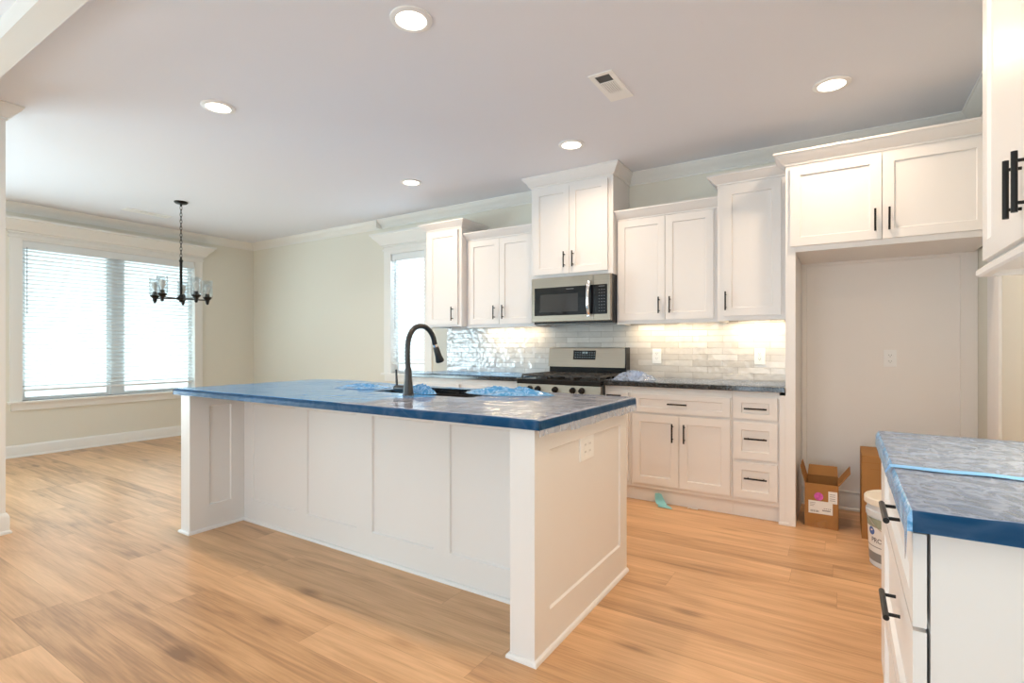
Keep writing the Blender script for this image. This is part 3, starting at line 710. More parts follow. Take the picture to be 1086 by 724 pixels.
# ------------------------------------------------------------------ island
IXL, IXR, IYF, IYB, IYP = -3.5758, -0.963, 1.6739, 2.6504, 2.0272
PT = 0.109
def make_island():
    R = empty('kitchen_island', 'long white paneled kitchen island with a seating overhang', 'island', ((IXL+IXR)/2, (IYF+IYB)/2, 0))
    zt = 0.8815
    # left end panel: recess on its inside face, plain outside
    m = MB().box(IXL, IXL+PT-0.018, IYF, IYB, 0, zt, bev=0.001)
    m.panel(FXp(IXL+PT-0.018), IYF, IYP-0.0005, 0.0, zt, [(IYF+0.12, IYP-0.09, 0.161, 0.803)], th=0.018, rec=0.008)
    m.build('end_panel', 'cab', R)
    m = MB().box(IXR-PT, IXR-0.019, IYF, IYB, 0, zt, bev=0.001)
    m.panel(FXp(IXR-0.019), IYF, IYB, 0.0, zt, [(1.792, 2.559, 0.160, 0.786)], th=0.019, rec=0.009)
    ep = m.build('end_panel', 'cab', R)
    m = MB().panel(FY(IYP+0.018), IXL+PT, IXR-PT, 0.0, zt, [(-3.365, -2.903, 0.150, 0.80), (-2.785, -2.339, 0.150, 0.80), (-2.212, -1.764, 0.150, 0.80), (-1.657, -1.19, 0.150, 0.80)], th=0.018, rec=0.008)
    m.build('back_panel', 'cab', R)
    m = MB().box(IXL+PT+0.0005, IXR-PT-0.0005, IYP+0.0185, IYB-0.025, 0.10, 0.64).box(IXL+PT+0.0005, IXR-PT-0.0005, IYP+0.08, IYB-0.08, 0, 0.0995)
    m.box(IXL+PT+0.0005, IXR-PT-0.0005, IYP+0.0185, IYP+0.10, 0.64, zt).box(IXL+PT+0.0005, IXR-PT-0.0005, IYB-0.05, IYB-0.025, 0.64, zt)
    m.build('carcass', 'cab', R)
    fy = lambda u, v, w: (u, IYB-0.025+w, v)
    w = (IXR-IXL-2*PT)/5
    for i in range(5):
        a = IXL+PT+i*w+0.006; c = a+w-0.012
        d = front('door', fy, a, c, 0.13, 0.66, R); pull_v(fy, c-0.04, 0.5, 0.635, d)
        d = front('drawer', fy, a, c, 0.68, 0.86, R, stile=0.05, rail=0.036); pull_h(fy, (a+c)/2-0.065, (a+c)/2+0.065, 0.77, d)
    SH = [(0, 0), (0.013, 0), (0.013, 0.008), (0.010, 0.014), (0.004, 0.018), (0, 0.019)]
    m = MB().sweep([(IXL, IYB), (IXL, IYF), (IXL+PT, IYF), (IXL+PT, IYP), (IXR-PT, IYP), (IXR-PT, IYF), (IXR, IYF), (IXR, IYB)], SH)
    m.build('shoe_molding', 'cab', R, smooth=40)
    # duplex outlet on the right end
    y, z = 2.155, 0.733; xf = IXR-0.009
    o = MB().box(xf-0.001, xf+0.006, y-0.072, y+0.072, z-0.052, z+0.052, bev=0.0025).build('outlet_plate', 'plastic', R)
    for s in (-1, 1):
        MB().box(xf+0.0055, xf+0.0075, y+s*0.023-0.015, y+s*0.023+0.015, z-0.034, z+0.034, bev=0.0008).build('receptacle', 'plastic', o)
        for q in (-1, 1):
            for e in (-0.006, 0.006): MB().box(xf+0.0072, xf+0.0079, y+s*0.023+e-0.001, y+s*0.023+e+0.001, z+q*0.016-0.003, z+q*0.016+0.005).build('slot', 'slot', o)
    MB().box(IXR-0.0098, IXR-0.0086, 2.03, 2.24, 0.158, 0.1655).build('bare_edge', 'woodsliver', R)
    return R
make_island()
CX0, CX1, CY0, CY1 = -3.6019, -0.9307, 1.6462, 2.682
SK = (-2.36, -1.66, 2.20, 2.60)
def ring_slab(m, x0, x1, y0, y1, z0, z1, h):
    xs = [x0, h[0], h[1], x1]; ys = [y0, h[2], h[3], y1]; c = {}
    def V(i, j, z):
        k = (i, j, z)
        if k not in c: c[k] = m.bm.verts.new((xs[i], ys[j], z))
        return c[k]
    for i in range(3):
        for j in range(3):
            if i == 1 and j == 1: continue
            for z in (z0, z1): m.bm.faces.new((V(i, j, z), V(i+1, j, z), V(i+1, j+1, z), V(i, j+1, z)))
    def side(a, b2): m.bm.faces.new((V(*a, z0), V(*b2, z0), V(*b2, z1), V(*a, z1)))
    for i in range(3): side((i, 0), (i+1, 0)); side((i, 3), (i+1, 3)); side((0, i), (0, i+1)); side((3, i), (3, i+1))
    side((1, 1), (2, 1)); side((2, 1), (2, 2)); side((2, 2), (1, 2)); side((1, 2), (1, 1))
m = MB(); ring_slab(m, CX0, CX1, CY0, CY1, 0.882, CT, SK)
recenter(m.build('countertop', 'granite', label='dark stone countertop of the island, wrapped in blue film', cat='countertop'))
# sink bowl
R = empty('kitchen_sink', 'dark undermount sink set in the island countertop', 'sink', ((SK[0]+SK[1])/2, (SK[2]+SK[3])/2, 0.66))
m = MB(); ring_slab(m, SK[0]-0.015, SK[1]+0.015, SK[2]-0.012, SK[3]+0.012, 0.868, 0.8815, (SK[0]+0.004, SK[1]-0.004, SK[2]+0.004, SK[3]-0.004))
x0, x1, y0, y1 = SK[0]+0.004, SK[1]-0.004, SK[2]+0.004, SK[3]-0.004
for a in ((x0-0.006, x0, y0-0.006, y1+0.006), (x1, x1+0.006, y0-0.006, y1+0.006), (x0, x1, y0-0.006, y0), (x0, x1, y1, y1+0.006)): m.box(*a, 0.665, 0.8685)
m.box(x0-0.006, x1+0.006, y0-0.006, y1+0.006, 0.657, 0.665); m.build('basin', 'sink', R)
MB().lathe((-2.0, 2.40, 0.665), [(0.055, 0), (0.055, 0.003), (0.04, 0.003), (0.03, 0.001), (0, 0.001)], 20).build('drain', 'chrome', R, smooth=35)

# protective films
def drape(name, mat, x0, x1, y0, y1, zt, hang, res, amp, seed, hole=None, label=None, lift=None, flare=0.2, rag=0.35, slots=(), drip=False, top=None):
    # hang: dict of overhang lengths per side xm, xp, ym, yp
    m = MB(); L, Rr, D, U = (hang.get(k, 0) for k in ('xm', 'xp', 'ym', 'yp'))
    def axis(a, b2, la, lb):
        n = max(2, int((b2-a)/res)); v = [a+(b2-a)*i/n for i in range(n+1)]
        k = 5
        def steps(l): return [t for t in (0.011, 0.022, 0.0345) if t < l-0.003]+[l] if l < 0.05 else [0.011, 0.022, 0.0345]+[0.0345+(l-0.0345)*q/3 for q in (1, 2, 3)]
        pre = [a-t for t in reversed(steps(la))] if la else []
        post = [b2+t for t in steps(lb)] if lb else []
        return pre+v+post
    X = axis(x0, x1, L, Rr); Y = axis(y0, y1, D, U); g = {}
    for i, x in enumerate(X):
        for j, y in enumerate(Y):
            n1 = noise.noise(Vector((x*4+seed, y*7, seed*1.7))); n2 = noise.noise(Vector((x*17, y*23+seed, seed)))
            n3 = 1-abs(noise.noise(Vector((x*3.5+y*2, y*6-x*1.5, seed*3.1))))*7
            px, py, pz = x, y, zt+0.004+amp*(0.6+0.6*n1+0.25*n2+0.9*max(0, n3))
            dx = max(0, x0-x, x-x1); dy = max(0, y0-y, y-y1)
            if dx or dy:
                rg = 1-rag*(0.5+0.9*noise.noise(Vector((x*2.6+seed, y*2.6, 9.1))))-rag*0.35*noise.noise(Vector((x*8, y*8, seed)))
                if drip and x < x0: rg += 4.0*math.exp(-((y-y0-0.006)/0.022)**2)
                d = max(dx, dy); d = d if d < 0.0346 else 0.0345+(d-0.0345)*max(0.05, rg); fl = d*flare + 0.005 + amp*0.6*(1+n2)
                if dx: px = (x0-fl) if x < x0 else (x1+fl)
                if dy: py = (y0-fl) if y < y0 else (y1+fl)
                pz = zt+0.003-d+amp*0.3*n1*(1 if d < 0.02 else 0)
            elif lift: pz += lift(x, y)
            g[i, j] = m.bm.verts.new((px, py, pz))
    for i in range(len(X)-1):
        for j in range(len(Y)-1):
            cx, cy = (X[i]+X[i+1])/2, (Y[j]+Y[j+1])/2
            if hole and hole(cx, cy): continue
            try: m.bm.faces.new((g[i, j], g[i+1, j], g[i+1, j+1], g[i, j+1]))
            except ValueError: pass
    for v in [v for v in m.bm.verts if not v.link_faces]: m.bm.verts.remove(v)
    bands = []
    m.bm.faces.ensure_lookup_table()
    for f in m.bm.faces:
        c = f.calc_center_median(); out = c.x < x0-0.0008 or c.x > x1+0.0008 or c.y < y0-0.0008 or c.y > y1+0.0008
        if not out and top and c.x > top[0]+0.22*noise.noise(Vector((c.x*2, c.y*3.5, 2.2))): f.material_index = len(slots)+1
        if not out or not slots: continue
        if drip and c.x < x0-0.0008: f.material_index = len(slots); continue
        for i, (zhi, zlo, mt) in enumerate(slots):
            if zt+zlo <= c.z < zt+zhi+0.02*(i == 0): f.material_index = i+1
    o = m.build(name, mat, smooth=180, label=label, cat='plastic film')
    for _, _, mt in slots: o.data.materials.append(M[mt])
    if top: o.data.materials.append(M[top[1]])
    return recenter(o)
def isl_hole(x, y): return SK[0]-0.02 < x < SK[1]+0.03*noise.noise(Vector((y*9, 0, 0))) and SK[2]-0.02 < y < SK[3]-0.01+0.04*noise.noise(Vector((x*7, 1, 0))) or (x+2.015)**2+(y-2.108)**2 < 0.035**2
drape('protective_film', 'film_blue', CX0, CX1, CY0, CY1, CT, dict(xm=0.0345, xp=0.075, ym=0.0345, yp=0.05), 0.016, 0.0016, 3.3, isl_hole,
      'blue plastic film spread over the whole island countertop', lift=lambda x, y: 0.012*max(0, math.sin((x+3.7)*3))*max(0, (y-2.3)/0.4) if x < -2.7 else 0, flare=0.03, rag=0.45, slots=((-0.001, -0.0345, 'film_edge'), (-0.0345, -1, 'film_clear')), top=(-1.95, 'film_reflection'))  # right part of the top takes the painted reflection colour
def heap(name, mat, cx, cy, z, rx, ry, h, seed, label):
    m = MB(); N = 64; g = {}
    for i in range(N+1):
        for j in range(N+1):
            u, v = -1+2*i/N, -1+2*j/N; r = math.hypot(u, v)
            ang = math.atan2(v, u); edge = 0.82+0.25*noise.noise(Vector((math.cos(ang)*1.5, math.sin(ang)*1.5, seed)))
            f = max(0, 1-(r/edge)**2)
            rid = 1-3.0*abs(noise.noise(Vector((u*1.6+v*1.0+seed, v*2.6-u*0.8, seed*2)))); rid2 = 1-2.6*abs(noise.noise(Vector((u*5-v*3, v*5+seed, 4.0))))
            zz = z+0.003+h*f**0.8*max(0.06, 0.25+0.60*rid+0.12*rid2)
            if r < edge+0.06: g[i, j] = m.bm.verts.new((cx+u*rx, cy+v*ry, max(z+0.002, zz)))
    for i in range(N):
        for j in range(N):
            q = [g.get(k) for k in ((i, j), (i+1, j), (i+1, j+1), (i, j+1))]
            if all(q): m.bm.faces.new(q)
    return recenter(m.build(name, mat, smooth=180, label=label, cat='plastic film'))
heap('crumpled_film', 'film_heap', -2.02, 2.225, CT+0.004, 0.13, 0.05, 0.062, 1.2, 'crumpled blue film heap at the foot of the faucet by the sink rim')
heap('crumpled_film', 'film_heap', -1.60, 2.50, CT+0.004, 0.36, 0.19, 0.048, 5.5, 'crumpled blue film heap at the range-side end of the island sink')
heap('crumpled_film', 'film_heap', -2.66, 2.36, CT+0.004, 0.24, 0.17, 0.026, 8.1, 'low rumpled blue film heap on the dining side of the island sink')
drape('protective_film', 'film_clear', -1.60, -0.33, 3.872, 4.49, CT, dict(), 0.02, 0.003, 7.7, None, 'clear plastic film over the back counter right of the range',
      lift=lambda x, y: 0.0)
heap('crumpled_film', 'film_clear', -1.395, 4.03, CT+0.006, 0.20, 0.17, 0.085, 2.6, 'bunched clear film at the corner of the back counter beside the range')
drape('protective_film', 'film_blue', -3.715, -2.39, 3.872, 4.49, CT, dict(), 0.025, 0.003, 11.7, None, 'blue plastic film over the back counter left of the range')

# faucet
def make_faucet():
    x, y = -2.015, 2.108
    R = empty('kitchen_faucet', 'black gooseneck pull-down faucet standing on the island', 'faucet', (x, y, CT))
    MB().lathe((x, y, CT), [(0.034, 0.0), (0.034, 0.006), (0.030, 0.010), (0.028, 0.03), (0.021, 0.10), (0.018, 0.150), (0.016, 0.156), (0, 0.156)], 28).build('body', 'faucet', R, smooth=35)
    P = [(x, y, 1.06), (x, y-0.006, 1.13), (x, y-0.004, 1.19), (x, y+0.006, 1.235), (x, y+0.032, 1.276), (x, y+0.075, 1.300), (x, y+0.125, 1.302), (x, y+0.170, 1.283), (x, y+0.205, 1.245), (x, y+0.222, 1.200)]
    # smooth by Catmull-Rom
    Q = []
    V = [Vector(p) for p in P]
    for i in range(len(V)-1):
        a, b2, c, d = V[max(0, i-1)], V[i], V[i+1], V[min(len(V)-1, i+2)]
        for k in range(6):
            t = k/6; Q.append(0.5*((2*b2)+(c-a)*t+(2*a-5*b2+4*c-d)*t*t+(3*b2-a-3*c+d)*t**3))
    Q.append(V[-1])
    MB().tube(Q, 0.0145, 16).build('spout', 'faucet', R, smooth=40)
    a = Vector((x, y+0.222, 1.200)); d = Vector((0, 0.022, -0.048)).normalized()
    MB().tube([a, a+d*0.016], 0.0125, 16).build('collar', 'chrome', R, smooth=40)
    MB().tube([a+d*0.015, a+d*0.018, a+d*0.075, a+d*0.105, a+d*0.112], [0.015, 0.017, 0.020, 0.026, 0.024], 18).build('spray_head', 'faucet', R, smooth=40)
    h = MB().tube([(x-0.015, y, CT+0.040), (x-0.090, y, CT+0.040), (x-0.100, y, CT+0.040)], [0.020, 0.019, 0.015], 16).build('handle_base', 'faucet', R, smooth=40)
    MB().tube([(x-0.086, y, CT+0.055), (x-0.090, y-0.002, CT+0.145)], [0.007, 0.006], 12).build('lever', 'faucet', h, smooth=40)
make_faucet()

# ------------------------------------------------------------------ foreground right: base run and wall cabinet
RX, RYN, RYF, RZ = 0.110, 1.20, 2.175, 0.8555
def make_right():
    R = empty('base_cabinet', 'white drawer base in the right foreground under the film-covered counter', 'cabinet', (0.45, 1.7, 0))
    MB().box(RX+0.0260, XR-0.0005, RYN+0.003, RYF, 0.10, RZ, bev=0.001).build('carcass', 'cab', R)
    MB().box(RX+0.09, XR-0.0005, RYN+0.003, RYF, 0, 0.10).build('toe_kick', 'cab', R)
    T = FX(RX+0.0205)
    for z0, z1 in ((0.675, 0.846), (0.395, 0.667), (0.115, 0.387)):
        d = MB().panel(T, RYN, 1.995, z0, z1, [(RYN+0.057, 1.995-0.057, z0+0.045, z1-0.045)], th=0.0205, rec=0.010, ch=0.008).build('drawer', 'cab', R)
        hz = 0.797 if z0 > 0.6 else z1-0.088
        pull_h(T, 1.435, 1.59, hz, d, th=0.0205, out=0.026, r=0.0065)
    MB().box(RX+0.004, RX+0.0258, 2.0, RYF, 0.115, 0.846).build('filler_stile', 'cab', R)
    o = MB().box(0.107, XR-0.0005, 1.178, 2.215, RZ+0.0005, 0.888, bev=0.003).build('countertop', 'granite', label='dark stone countertop in the right foreground under wrinkled film', cat='countertop'); recenter(o)
    drape('protective_film', 'film_grey', 0.107, XR-0.012, 1.178, 2.215, 0.888, dict(xm=0.046, ym=0.0345, yp=0.03), 0.010, 0.0022, 21.2, None, 'wrinkled pale blue film over the right foreground counter', flare=0.04, rag=0.12, slots=((-0.003, -0.2, 'film_edge'), (-0.9, -1, 'film_heap')), drip=True)
    # blue tape strip across the film
    m = MB(); N = 40; g = []
    for i in range(N+1):
        x = 0.100+(XR-0.02-0.100)*i/N; yy = 1.572+0.004*math.sin(i*0.7); zz = 0.888+0.0085+0.0015*noise.noise(Vector((x*9, 3, 1)))
        if i == 0: g.append([m.bm.verts.new((0.090, yy-0.010, 0.888-0.008)), m.bm.verts.new((0.090, yy+0.012, 0.888-0.010))])
        g.append([m.bm.verts.new((x, yy-0.019, zz)), m.bm.verts.new((x, yy+0.019, zz))])
    for i in range(len(g)-1): m.bm.faces.new((g[i][0], g[i+1][0], g[i+1][1], g[i][1]))
    recenter(m.build('tape_strip', 'bluetape', label='light blue tape strip across the film on the right foreground counter', cat='tape'))
    # upper
    xf, yn, yf, z0, z1 = 0.389, 1.22, 2.165, 1.405, 2.45
    U = empty('wall_cabinet', 'white wall cabinet hanging in the right foreground above the film-covered counter', 'cabinet', (XR, 1.7, z0))
    MB().box(xf, XR-0.0005, yn, yf, 1.425, z1, bev=0.001).build('carcass', 'cab', U)
    T = FX(xf)
    for a, c, hu in ((1.698, 2.151, 1.735), (1.240, 1.694, 1.658)):
        d = front('door', T, a, c, 1.454, 2.40, U); pull_v(T, hu, 1.502, 1.645, d, out=0.029, r=0.0066)
    LR = [(0, 1.408), (0.022, 1.408), (0.028, 1.413), (0.028, 1.428), (0.020, 1.434), (0.012, 1.440), (0.006, 1.446), (0, 1.446)]
    MB().sweep([(XR-0.01, yf), (xf, yf), (xf, yn)], LR).build('light_rail', 'cab', U, smooth=30)
    MB().sweep([(XR-0.01, yf), (xf, yf), (xf, yn)], CABCROWN(2.445, 2.53, 0.066)).build('crown_molding', 'cab', U, smooth=30)
make_right()

# ------------------------------------------------------------------ lamps
def can(x, y, label, mesh=True):
    R = empty('recessed_light', label, 'light', (x, y, HC), group='round recessed ceiling lights')
    MB().lathe((x, y, HC), [(0.098, -0.0005), (0.098, -0.006), (0.092, -0.009), (0.072, -0.010), (0.070, -0.003), (0.070, -0.0005)], 40, close=True).build('trim_ring', 'plastic', R, smooth=40)
    MB().lathe((x, y, HC), [(0.0695, -0.001), (0.0695, -0.004), (0.0, -0.004)], 32).build('lens', 'lens', R, smooth=40)
    l = area('downlight', (0, 0, -0.013), (0, 0, 0), 0.12, 0.12, CAN_POWER, CAN_COLOR, shape='DISK', spread=math.radians(152)); l.parent = R
for x, y, lb in ((-1.699, 1.797, 'round recessed ceiling light nearest the camera, above the island counter edge'),
                 (-3.36, 1.794, 'round recessed ceiling light above the dining-side end of the island'),
                 (-1.729, 3.563, 'round recessed ceiling light in front of the cabinet over the microwave'),
                 (-0.05, 3.557, 'round recessed ceiling light in front of the refrigerator cabinet'),
                 (-3.387, 3.582, 'round recessed ceiling light nearest the small window'),
                 (-0.04, 1.80, 'round recessed ceiling light above the right-hand aisle')):
    can(x, y, lb)
def strip(x0, x1, y, z, label, along='X', power=UC_POWER):
    c = ((x0+x1)/2, y, z) if along == 'X' else (y, (x0+x1)/2, z)
    R = empty('under_cabinet_light', label, 'light', c)
    if along == 'X':
        MB().box(x0, x1, y-0.022, y+0.022, z-0.012, z-0.0005, bev=0.002).build('housing', 'plastic', R)
        MB().box(x0+0.012, x1-0.012, y-0.016, y+0.016, z-0.0145, z-0.0122).build('lens', 'uclens', R)
        l = area('strip_glow', (0, 0, -0.017), (0, 0, 0), x1-x0-0.03, 0.03, power, UC_COLOR); l.parent = R
    else:
        MB().box(y-0.022, y+0.022, x0, x1, z-0.012, z-0.0005, bev=0.002).build('housing', 'plastic', R)
        MB().box(y-0.016, y+0.016, x0+0.012, x1-0.012, z-0.0145, z-0.0122).build('lens', 'uclens', R)
        l = area('strip_glow', (0, 0, -0.017), (0, 0, 0), 0.03, x1-x0-0.03, power, UC_COLOR); l.parent = R
strip(-3.15, -2.47, 4.40, 1.405, 'warm strip light under the two-door cabinet left of the microwave')
strip(-1.56, -0.85, 4.40, 1.405, 'warm strip light under the two-door cabinet right of the microwave')
strip(-0.74, -0.37, 4.40, 1.409, 'warm strip light under the tall narrow cabinet by the refrigerator panel')
strip(1.45, 2.05, 0.62, 1.425, 'warm strip light under the right foreground wall cabinet', along='Y', power=9.0)

# chandelier
def make_chandelier():
    x, y = -5.909, 2.766
    R = empty('chandelier', 'black five-arm chandelier with clear glass shades in the dining area', 'chandelier', (x, y, HC))
    MB().lathe((x, y, HC), [(0.064, -0.0005), (0.064, -0.010), (0.050, -0.022), (0.012, -0.028), (0.008, -0.050), (0, -0.050)], 28).build('canopy', 'black', R, smooth=40)
    m = MB(); z = HC-0.045; i = 0
    while z > 2.13:
        pts = []
        for k in range(13):
            a = 2*math.pi*k/12; du = 0.010*math.cos(a); dz = 0.024*math.sin(a)
            pts.append((x+(du if i % 2 else 0), y+(0 if i % 2 else du), z-0.02+dz))
        m.tube(pts, 0.0028, 6, cap=False); z -= 0.036; i += 1
    m.build('chain', 'black', R, smooth=60)
    MB().lathe((x, y, 0), [(0, 2.135), (0.010, 2.13), (0.010, 2.108), (0.019, 2.10), (0.019, 2.085), (0.0135, 2.08), (0.0135, 1.735), (0.020, 1.73), (0.024, 1.715), (0.045, 1.700), (0.045, 1.682), (0.022, 1.672), (0.012, 1.655), (0, 1.652)], 20).build('stem', 'black', R, smooth=40)
    for k in range(5):
        phi = math.radians(4+72*k); r = Vector((0.424, 0.906, 0)); d = Vector((-0.906, 0.424, 0))
        e = r*math.sin(phi)+d*math.cos(phi); c = Vector((x, y, 0))+e*0.25
        a = MB().tube([Vector((x, y, 1.691))+e*0.04, Vector((c.x, c.y, 1.691))], 0.0065, 8).build('arm', 'black', R, smooth=40)
        MB().lathe((c.x, c.y, 0), [(0, 1.640), (0.012, 1.645), (0.020, 1.675), (0.022, 1.690), (0.036, 1.705), (0.044, 1.715), (0.044, 1.722), (0.024, 1.727), (0.021, 1.76), (0, 1.762)], 18).build('socket', 'black', a, smooth=35)
        MB().lathe((c.x, c.y, 0), [(0.0, 1.758), (0.012, 1.762), (0.016, 1.785), (0.028, 1.815), (0.030, 1.835), (0.022, 1.858), (0, 1.868)], 18).build('bulb', 'bulb', a, smooth=60)
        MB().lathe((c.x, c.y, 0), [(0.050, 1.724), (0.050, 1.905), (0.0475, 1.905), (0.0475, 1.727), (0.02, 1.7265), (0.02, 1.724)], 24, close=True).build('glass_shade', 'shade', a, smooth=40)
make_chandelier()

# ceiling vents
def vent(x0, x1, y0, y1, label, along_y=True):
    R = empty('ceiling_vent', label, 'vent', ((x0+x1)/2, (y0+y1)/2, HC), group='white ceiling air registers')
    m = MB(); f = 0.028
    ring_slab(m, x0, x1, y0, y1, HC-0.006, HC-0.0005, (x0+f, x1-f, y0+f, y1-f)); m.build('frame', 'plastic', R)
    MB().box(x0+f, x1-f, y0+f, y1-f, HC-0.0015, HC-0.0005).build('duct_opening', 'slot', R)
    m = MB()
    if along_y:
        ym = y0+(y1-y0)*0.33; n = 7
        for i in range(n):
            x = x0+f+(x1-x0-2*f)*(i+0.5)/n
            m.box(x-0.0042, x+0.0042, ym, y1-f-0.03, HC-0.006, HC-0.002)
        m.box(x0+f, x1-f, ym-0.006, ym, HC-0.006, HC-0.002); m.box(x0+f, x1-f, y1-f-0.075, y1-f, HC-0.0058, HC-0.002)
    else:
        n = 9
        for i in range(n):
            x = x0+f+(x1-x0-2*f)*(i+0.5)/n
            m.box(x-0.004, x+0.004, y0+f, y1-f, HC-0.006, HC-0.002)
        for t in (0.33, 0.66): y = y0+f+(y1-y0-2*f)*t; m.box(x0+f, x1-f, y-0.01, y+0.01, HC-0.006, HC-0.002)
    m.build('louvers', 'plastic', R)
vent(-1.215, -1.073, 2.715, 3.068, 'white ceiling air register above the aisle between island and refrigerator')
vent(-6.80, -6.66, 2.56, 3.02, 'white ceiling air register beside the chandelier, near the dining window', along_y=False)

# wall outlets
def outlet(x, z, ysurf, w, h, label):
    R = empty('wall_outlet', label, 'outlet', (x, ysurf, z), group='white wall outlets')
    o = MB().box(x-w/2, x+w/2, ysurf-0.006, ysurf-0.0003, z-h/2, z+h/2, bev=0.002).build('cover_plate', 'plastic', R)
    for s in (-1, 1):
        zz = z+s*0.021
        r = MB().box(x-0.017, x+0.017, ysurf-0.0085, ysurf-0.0055, zz-0.0155, zz+0.0155, bev=0.004).build('receptacle', 'plastic', R)
        m = MB(); m.box(x-0.0075, x-0.0055, ysurf-0.0090, ysurf-0.0083, zz-0.002, zz+0.007); m.box(x+0.0055, x+0.0075, ysurf-0.0090, ysurf-0.0083, zz-0.002, zz+0.006); m.box(x-0.002, x+0.002, ysurf-0.0090, ysurf-0.0083, zz-0.010, zz-0.006)
        m.build('slot', 'slot', r)
outlet(-1.36, 1.104, YB-0.009, 0.078, 0.128, 'white outlet on the tile under the two-door cabinet beside the range')
outlet(-0.545, 1.110, YB-0.009, 0.078, 0.128, 'white outlet on the tile next to the refrigerator panel')
outlet(0.286, 1.104, YB-0.007, 0.074, 0.118, 'white outlet on the back wall of the refrigerator recess')

# ------------------------------------------------------------------ things on the floor
def wall_sheet(m, corners, t):
    # thin slab through four corners, thickened along its normal
    c = [Vector(p) for p in corners]; n = (c[1]-c[0]).cross(c[3]-c[0]).normalized()*t
    pts = [*c, *[p+n for p in c]]
    m.poly(pts, [(3,2,1,0), (4,5,6,7), (0,1,5,4), (1,2,6,5), (2,3,7,6), (3,0,4,7)])
def open_box():
    R = empty('cardboard_box', 'small open cardboard box with raised flaps and a pink round sticker', 'box', (-0.115, 3.952, 0))
    x0, x1, y0, y1, h, t = -0.208, -0.018, 3.952, 4.222, 0.285, 0.004
    m = MB(); ring_slab(m, x0, x1, y0, y1, 0.004, h, (x0+t, x1-t, y0+t, y1-t)); m.box(x0, x1, y0, y1, 0, 0.004); m.build('body', 'card', R)
    m = MB(); wall_sheet(m, [(x0, y0+0.005, h), (x0, y1-0.01, h), (x0-0.028, y1-0.01, h+0.105), (x0-0.028, y0+0.01, h+0.105)], 0.004); m.build('flap', 'card', R)
    m = MB(); wall_sheet(m, [(x1, y0+0.01, h), (x1, y1-0.01, h), (x1+0.062, y1-0.01, h+0.088), (x1+0.062, y0+0.01, h+0.088)], 0.004); m.build('flap', 'card', R)
    m = MB(); wall_sheet(m, [(x0+t, y1-t, h), (x1-t, y1-t, h), (x1-t-0.005, y1+0.06, h+0.06), (x0+t+0.005, y1+0.06, h+0.06)], 0.004); m.build('flap', 'card', R)
    m = MB(); wall_sheet(m, [(x0+t, y0+t, h-0.002), (x1-t, y0+t, h-0.002), (x1-t-0.006, y0+t+0.05, h-0.075), (x0+t+0.006, y0+t+0.05, h-0.075)], 0.004); m.build('flap', 'card', R)
    yl = y0-0.0008
    lb = MB().box(-0.186, -0.050, yl, y0+0.0005, 0.092, 0.175).build('shipping_label', 'paper', R)
    lb2 = MB().box(-0.074, -0.024, yl-0.0004, y0+0.0005, 0.168, 0.245).build('shipping_label', 'paper', R)
    m = MB()
    for i in range(16): m.box(-0.174+i*0.0031, -0.174+i*0.0031+random.choice((0.001, 0.002)), yl-0.0004, yl+0.0001, 0.101, 0.114)
    for i in range(9): m.box(-0.108+i*0.0052, -0.108+i*0.0052+0.0038, yl-0.0004, yl+0.0001, 0.113, 0.120)
    for i in range(4): m.box(-0.100+i*0.011, -0.100+i*0.011+0.008, yl-0.0004, yl+0.0001, 0.128, 0.131)
    m.box(-0.178, -0.145, yl-0.0004, yl+0.0001, 0.160, 0.162); m.box(-0.178, -0.150, yl-0.0004, yl+0.0001, 0.150, 0.152); m.box(-0.178, -0.155, yl-0.0004, yl+0.0001, 0.140, 0.142)
    m.build('label_print', 'ink', lb)
    m = MB()
    for z in (0.225, 0.212, 0.198, 0.186): m.box(-0.066, -0.036, yl-0.0008, yl-0.0003, z, z+0.0025)
    m.build('label_print', 'ink', lb2)
    MB().lathe((-0.128, y0, 0.205), [(0.026, 0.0003), (0.026, -0.0012), (0, -0.0012)], 24, 'Y').build('round_sticker', 'pink', R)
    MB().box(-0.145, -0.085, y0-0.0007, y0+0.0003, 0.0, 0.045).build('packing_tape', 'tapebrown', R)
open_box()
def tall_box():
    R = empty('cardboard_box', 'tall closed cardboard box standing behind the paint pail', 'box', (0.32, 4.05, 0))
    x0, x1, y0, y1, h = 0.104, 0.56, 3.875, 4.235, 0.515
    MB().box(x0, x1, y0, y1, 0, h, bev=0.003).build('body', 'card2', R)
    MB().box((x0+x1)/2-0.03, (x0+x1)/2+0.03, y0-0.0006, y1, h-0.0003, h+0.0006).box(x0+0.002, x1-0.002, y0-0.0008, y0+0.0003, h-0.045, h-0.041).build('packing_tape', 'tapebrown', R)
    m = MB()
    for i in range(12): m.box(x0+0.045+i*0.011, x0+0.045+i*0.011+0.008, y0-0.0008, y0+0.0003, h-0.083, h-0.078)
    m.build('printed_mark', 'tapebrown', R)
tall_box()
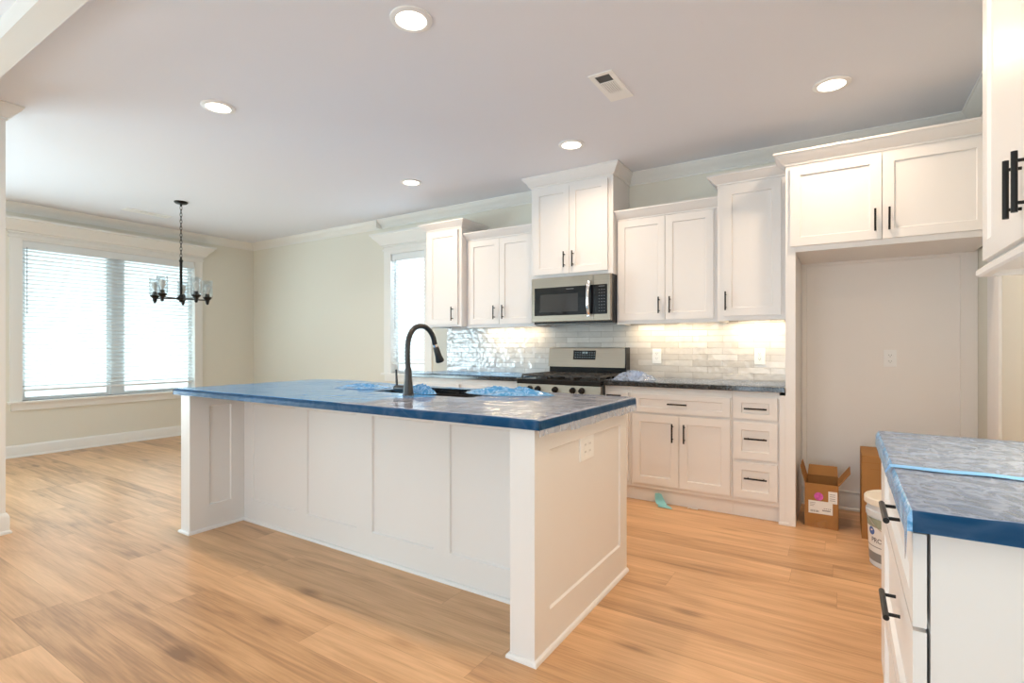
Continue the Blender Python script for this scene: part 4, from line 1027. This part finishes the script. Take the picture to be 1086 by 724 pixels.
def pail():
    cx, cy, r = 0.262, 3.49, 0.150
    R = empty('paint_pail', 'white five-gallon paint pail with a printed label, half hidden by the drawer base', 'pail', (cx, cy, 0))
    MB().lathe((cx, cy, 0), [(0.128, 0.0), (0.132, 0.004), (0.143, 0.27), (0.150, 0.272), (0.151, 0.300), (0.144, 0.303), (0.145, 0.345), (0, 0.345)], 56).build('body', 'pailw', R, smooth=35)
    MB().lathe((cx, cy, 0), [(0.1455, 0.335), (0.158, 0.336), (0.158, 0.366), (0.153, 0.372), (0.146, 0.372), (0.143, 0.366), (0, 0.366)], 56).build('lid', 'lid', R, smooth=35)
    def arc(name, mat, z0, z1, a0, a1, off, par):
        m = MB(); n = 40; g = []
        for i in range(n+1):
            a = math.radians(a0+(a1-a0)*i/n)
            row = []
            for z in (z0, z1):
                for o in (off, off-0.0012):
                    rr = 0.132+(z-0.004)*0.011/0.266+o; row.append(m.bm.verts.new((cx+rr*math.cos(a), cy+rr*math.sin(a), z)))
            g.append(row)
        for i in range(n):
            p, q = g[i], g[i+1]
            m.bm.faces.new((p[0], q[0], q[2], p[2])); m.bm.faces.new((p[1], p[3], q[3], q[1])); m.bm.faces.new((p[2], q[2], q[3], p[3])); m.bm.faces.new((p[0], p[1], q[1], q[0]))
        m.bm.faces.new(g[0]); m.bm.faces.new(g[-1])
        return m.build(name, mat, par, smooth=40)
    lb = arc('paint_label', 'paillabel', 0.03, 0.262, 150, 330, 0.0012, R)
    arc('label_photo', 'pailgreen', 0.215, 0.262, 150, 330, 0.0020, lb); arc('label_band', 'pailgrey', 0.03, 0.078, 150, 330, 0.0020, lb); arc('label_line', 'pailgrey', 0.108, 0.112, 150, 330, 0.0020, lb)
    def bend(me, name, mat, ang, z):
        m = MB(); m.bm.from_mesh(me)
        for v in m.bm.verts:
            rr = 0.132+(z+v.co.y)*0.011/0.266+0.0022+v.co.z; a = math.radians(ang)+v.co.x/rr
            v.co = (cx+rr*math.cos(a), cy+rr*math.sin(a), z+v.co.y)
        return m.build(name, mat, lb)
    bend(text_mesh('PRO', 0.036), 'lettering', 'ink', 221, 0.135)
    # round blue emblem
    m = MB(); me = bpy.data.meshes.new('disc')
    tmp = bmesh.new(); bmesh.ops.create_circle(tmp, cap_ends=True, radius=0.022, segments=28); tmp.to_mesh(me); tmp.free()
    bend(me, 'round_emblem', 'logo', 208, 0.192)
    m = MB().tube([(cx+0.152*math.cos(math.radians(a)), cy+0.152*math.sin(math.radians(a)), 0.287-0.10*math.sin(math.pi*(a-190)/160)) for a in range(190, 351, 8)], 0.002, 6)
    m.build('bail_handle', 'chrome', R, smooth=60)
pail()
# teal scrap leaning on the toe kick, small white scrap
m = MB(); N = 10; g = {}
for i in range(N+1):
    for j in range(5):
        t = i/N; u = j/4
        yy = 3.918-0.09*max(0, t-0.35)/0.65-0.004*math.sin(9*u+t*5); zz = 0.002+(0.075*(1-t/0.45)**1.0 if t < 0.45 else 0)+0.004*abs(math.sin(7*t+3*u))
        xx = -1.195+0.05*u+0.10*t*(0.4+0.6*u)-0.01*math.sin(6*t)
        g[i, j] = m.bm.verts.new((xx, yy-0.012, zz))
for i in range(N):
    for j in range(4): m.bm.faces.new((g[i, j], g[i+1, j], g[i+1, j+1], g[i, j+1]))
recenter(m.build('paper_scrap', 'teal', smooth=60, label='teal paper scrap on the floor against the toe kick', cat='scrap'))
m = MB(); g = {}
for i in range(5):
    for j in range(4): g[i, j] = m.bm.verts.new((-0.955+0.018*i, 3.905+0.008*j-0.003*i, 0.0015+0.006*abs(math.sin(i*1.3+j))))
for i in range(4):
    for j in range(3): m.bm.faces.new((g[i, j], g[i+1, j], g[i+1, j+1], g[i, j+1]))
recenter(m.build('paper_scrap', 'paper', smooth=60, label='tiny white paper scrap on the floor below the two-door base cabinet', cat='scrap'))
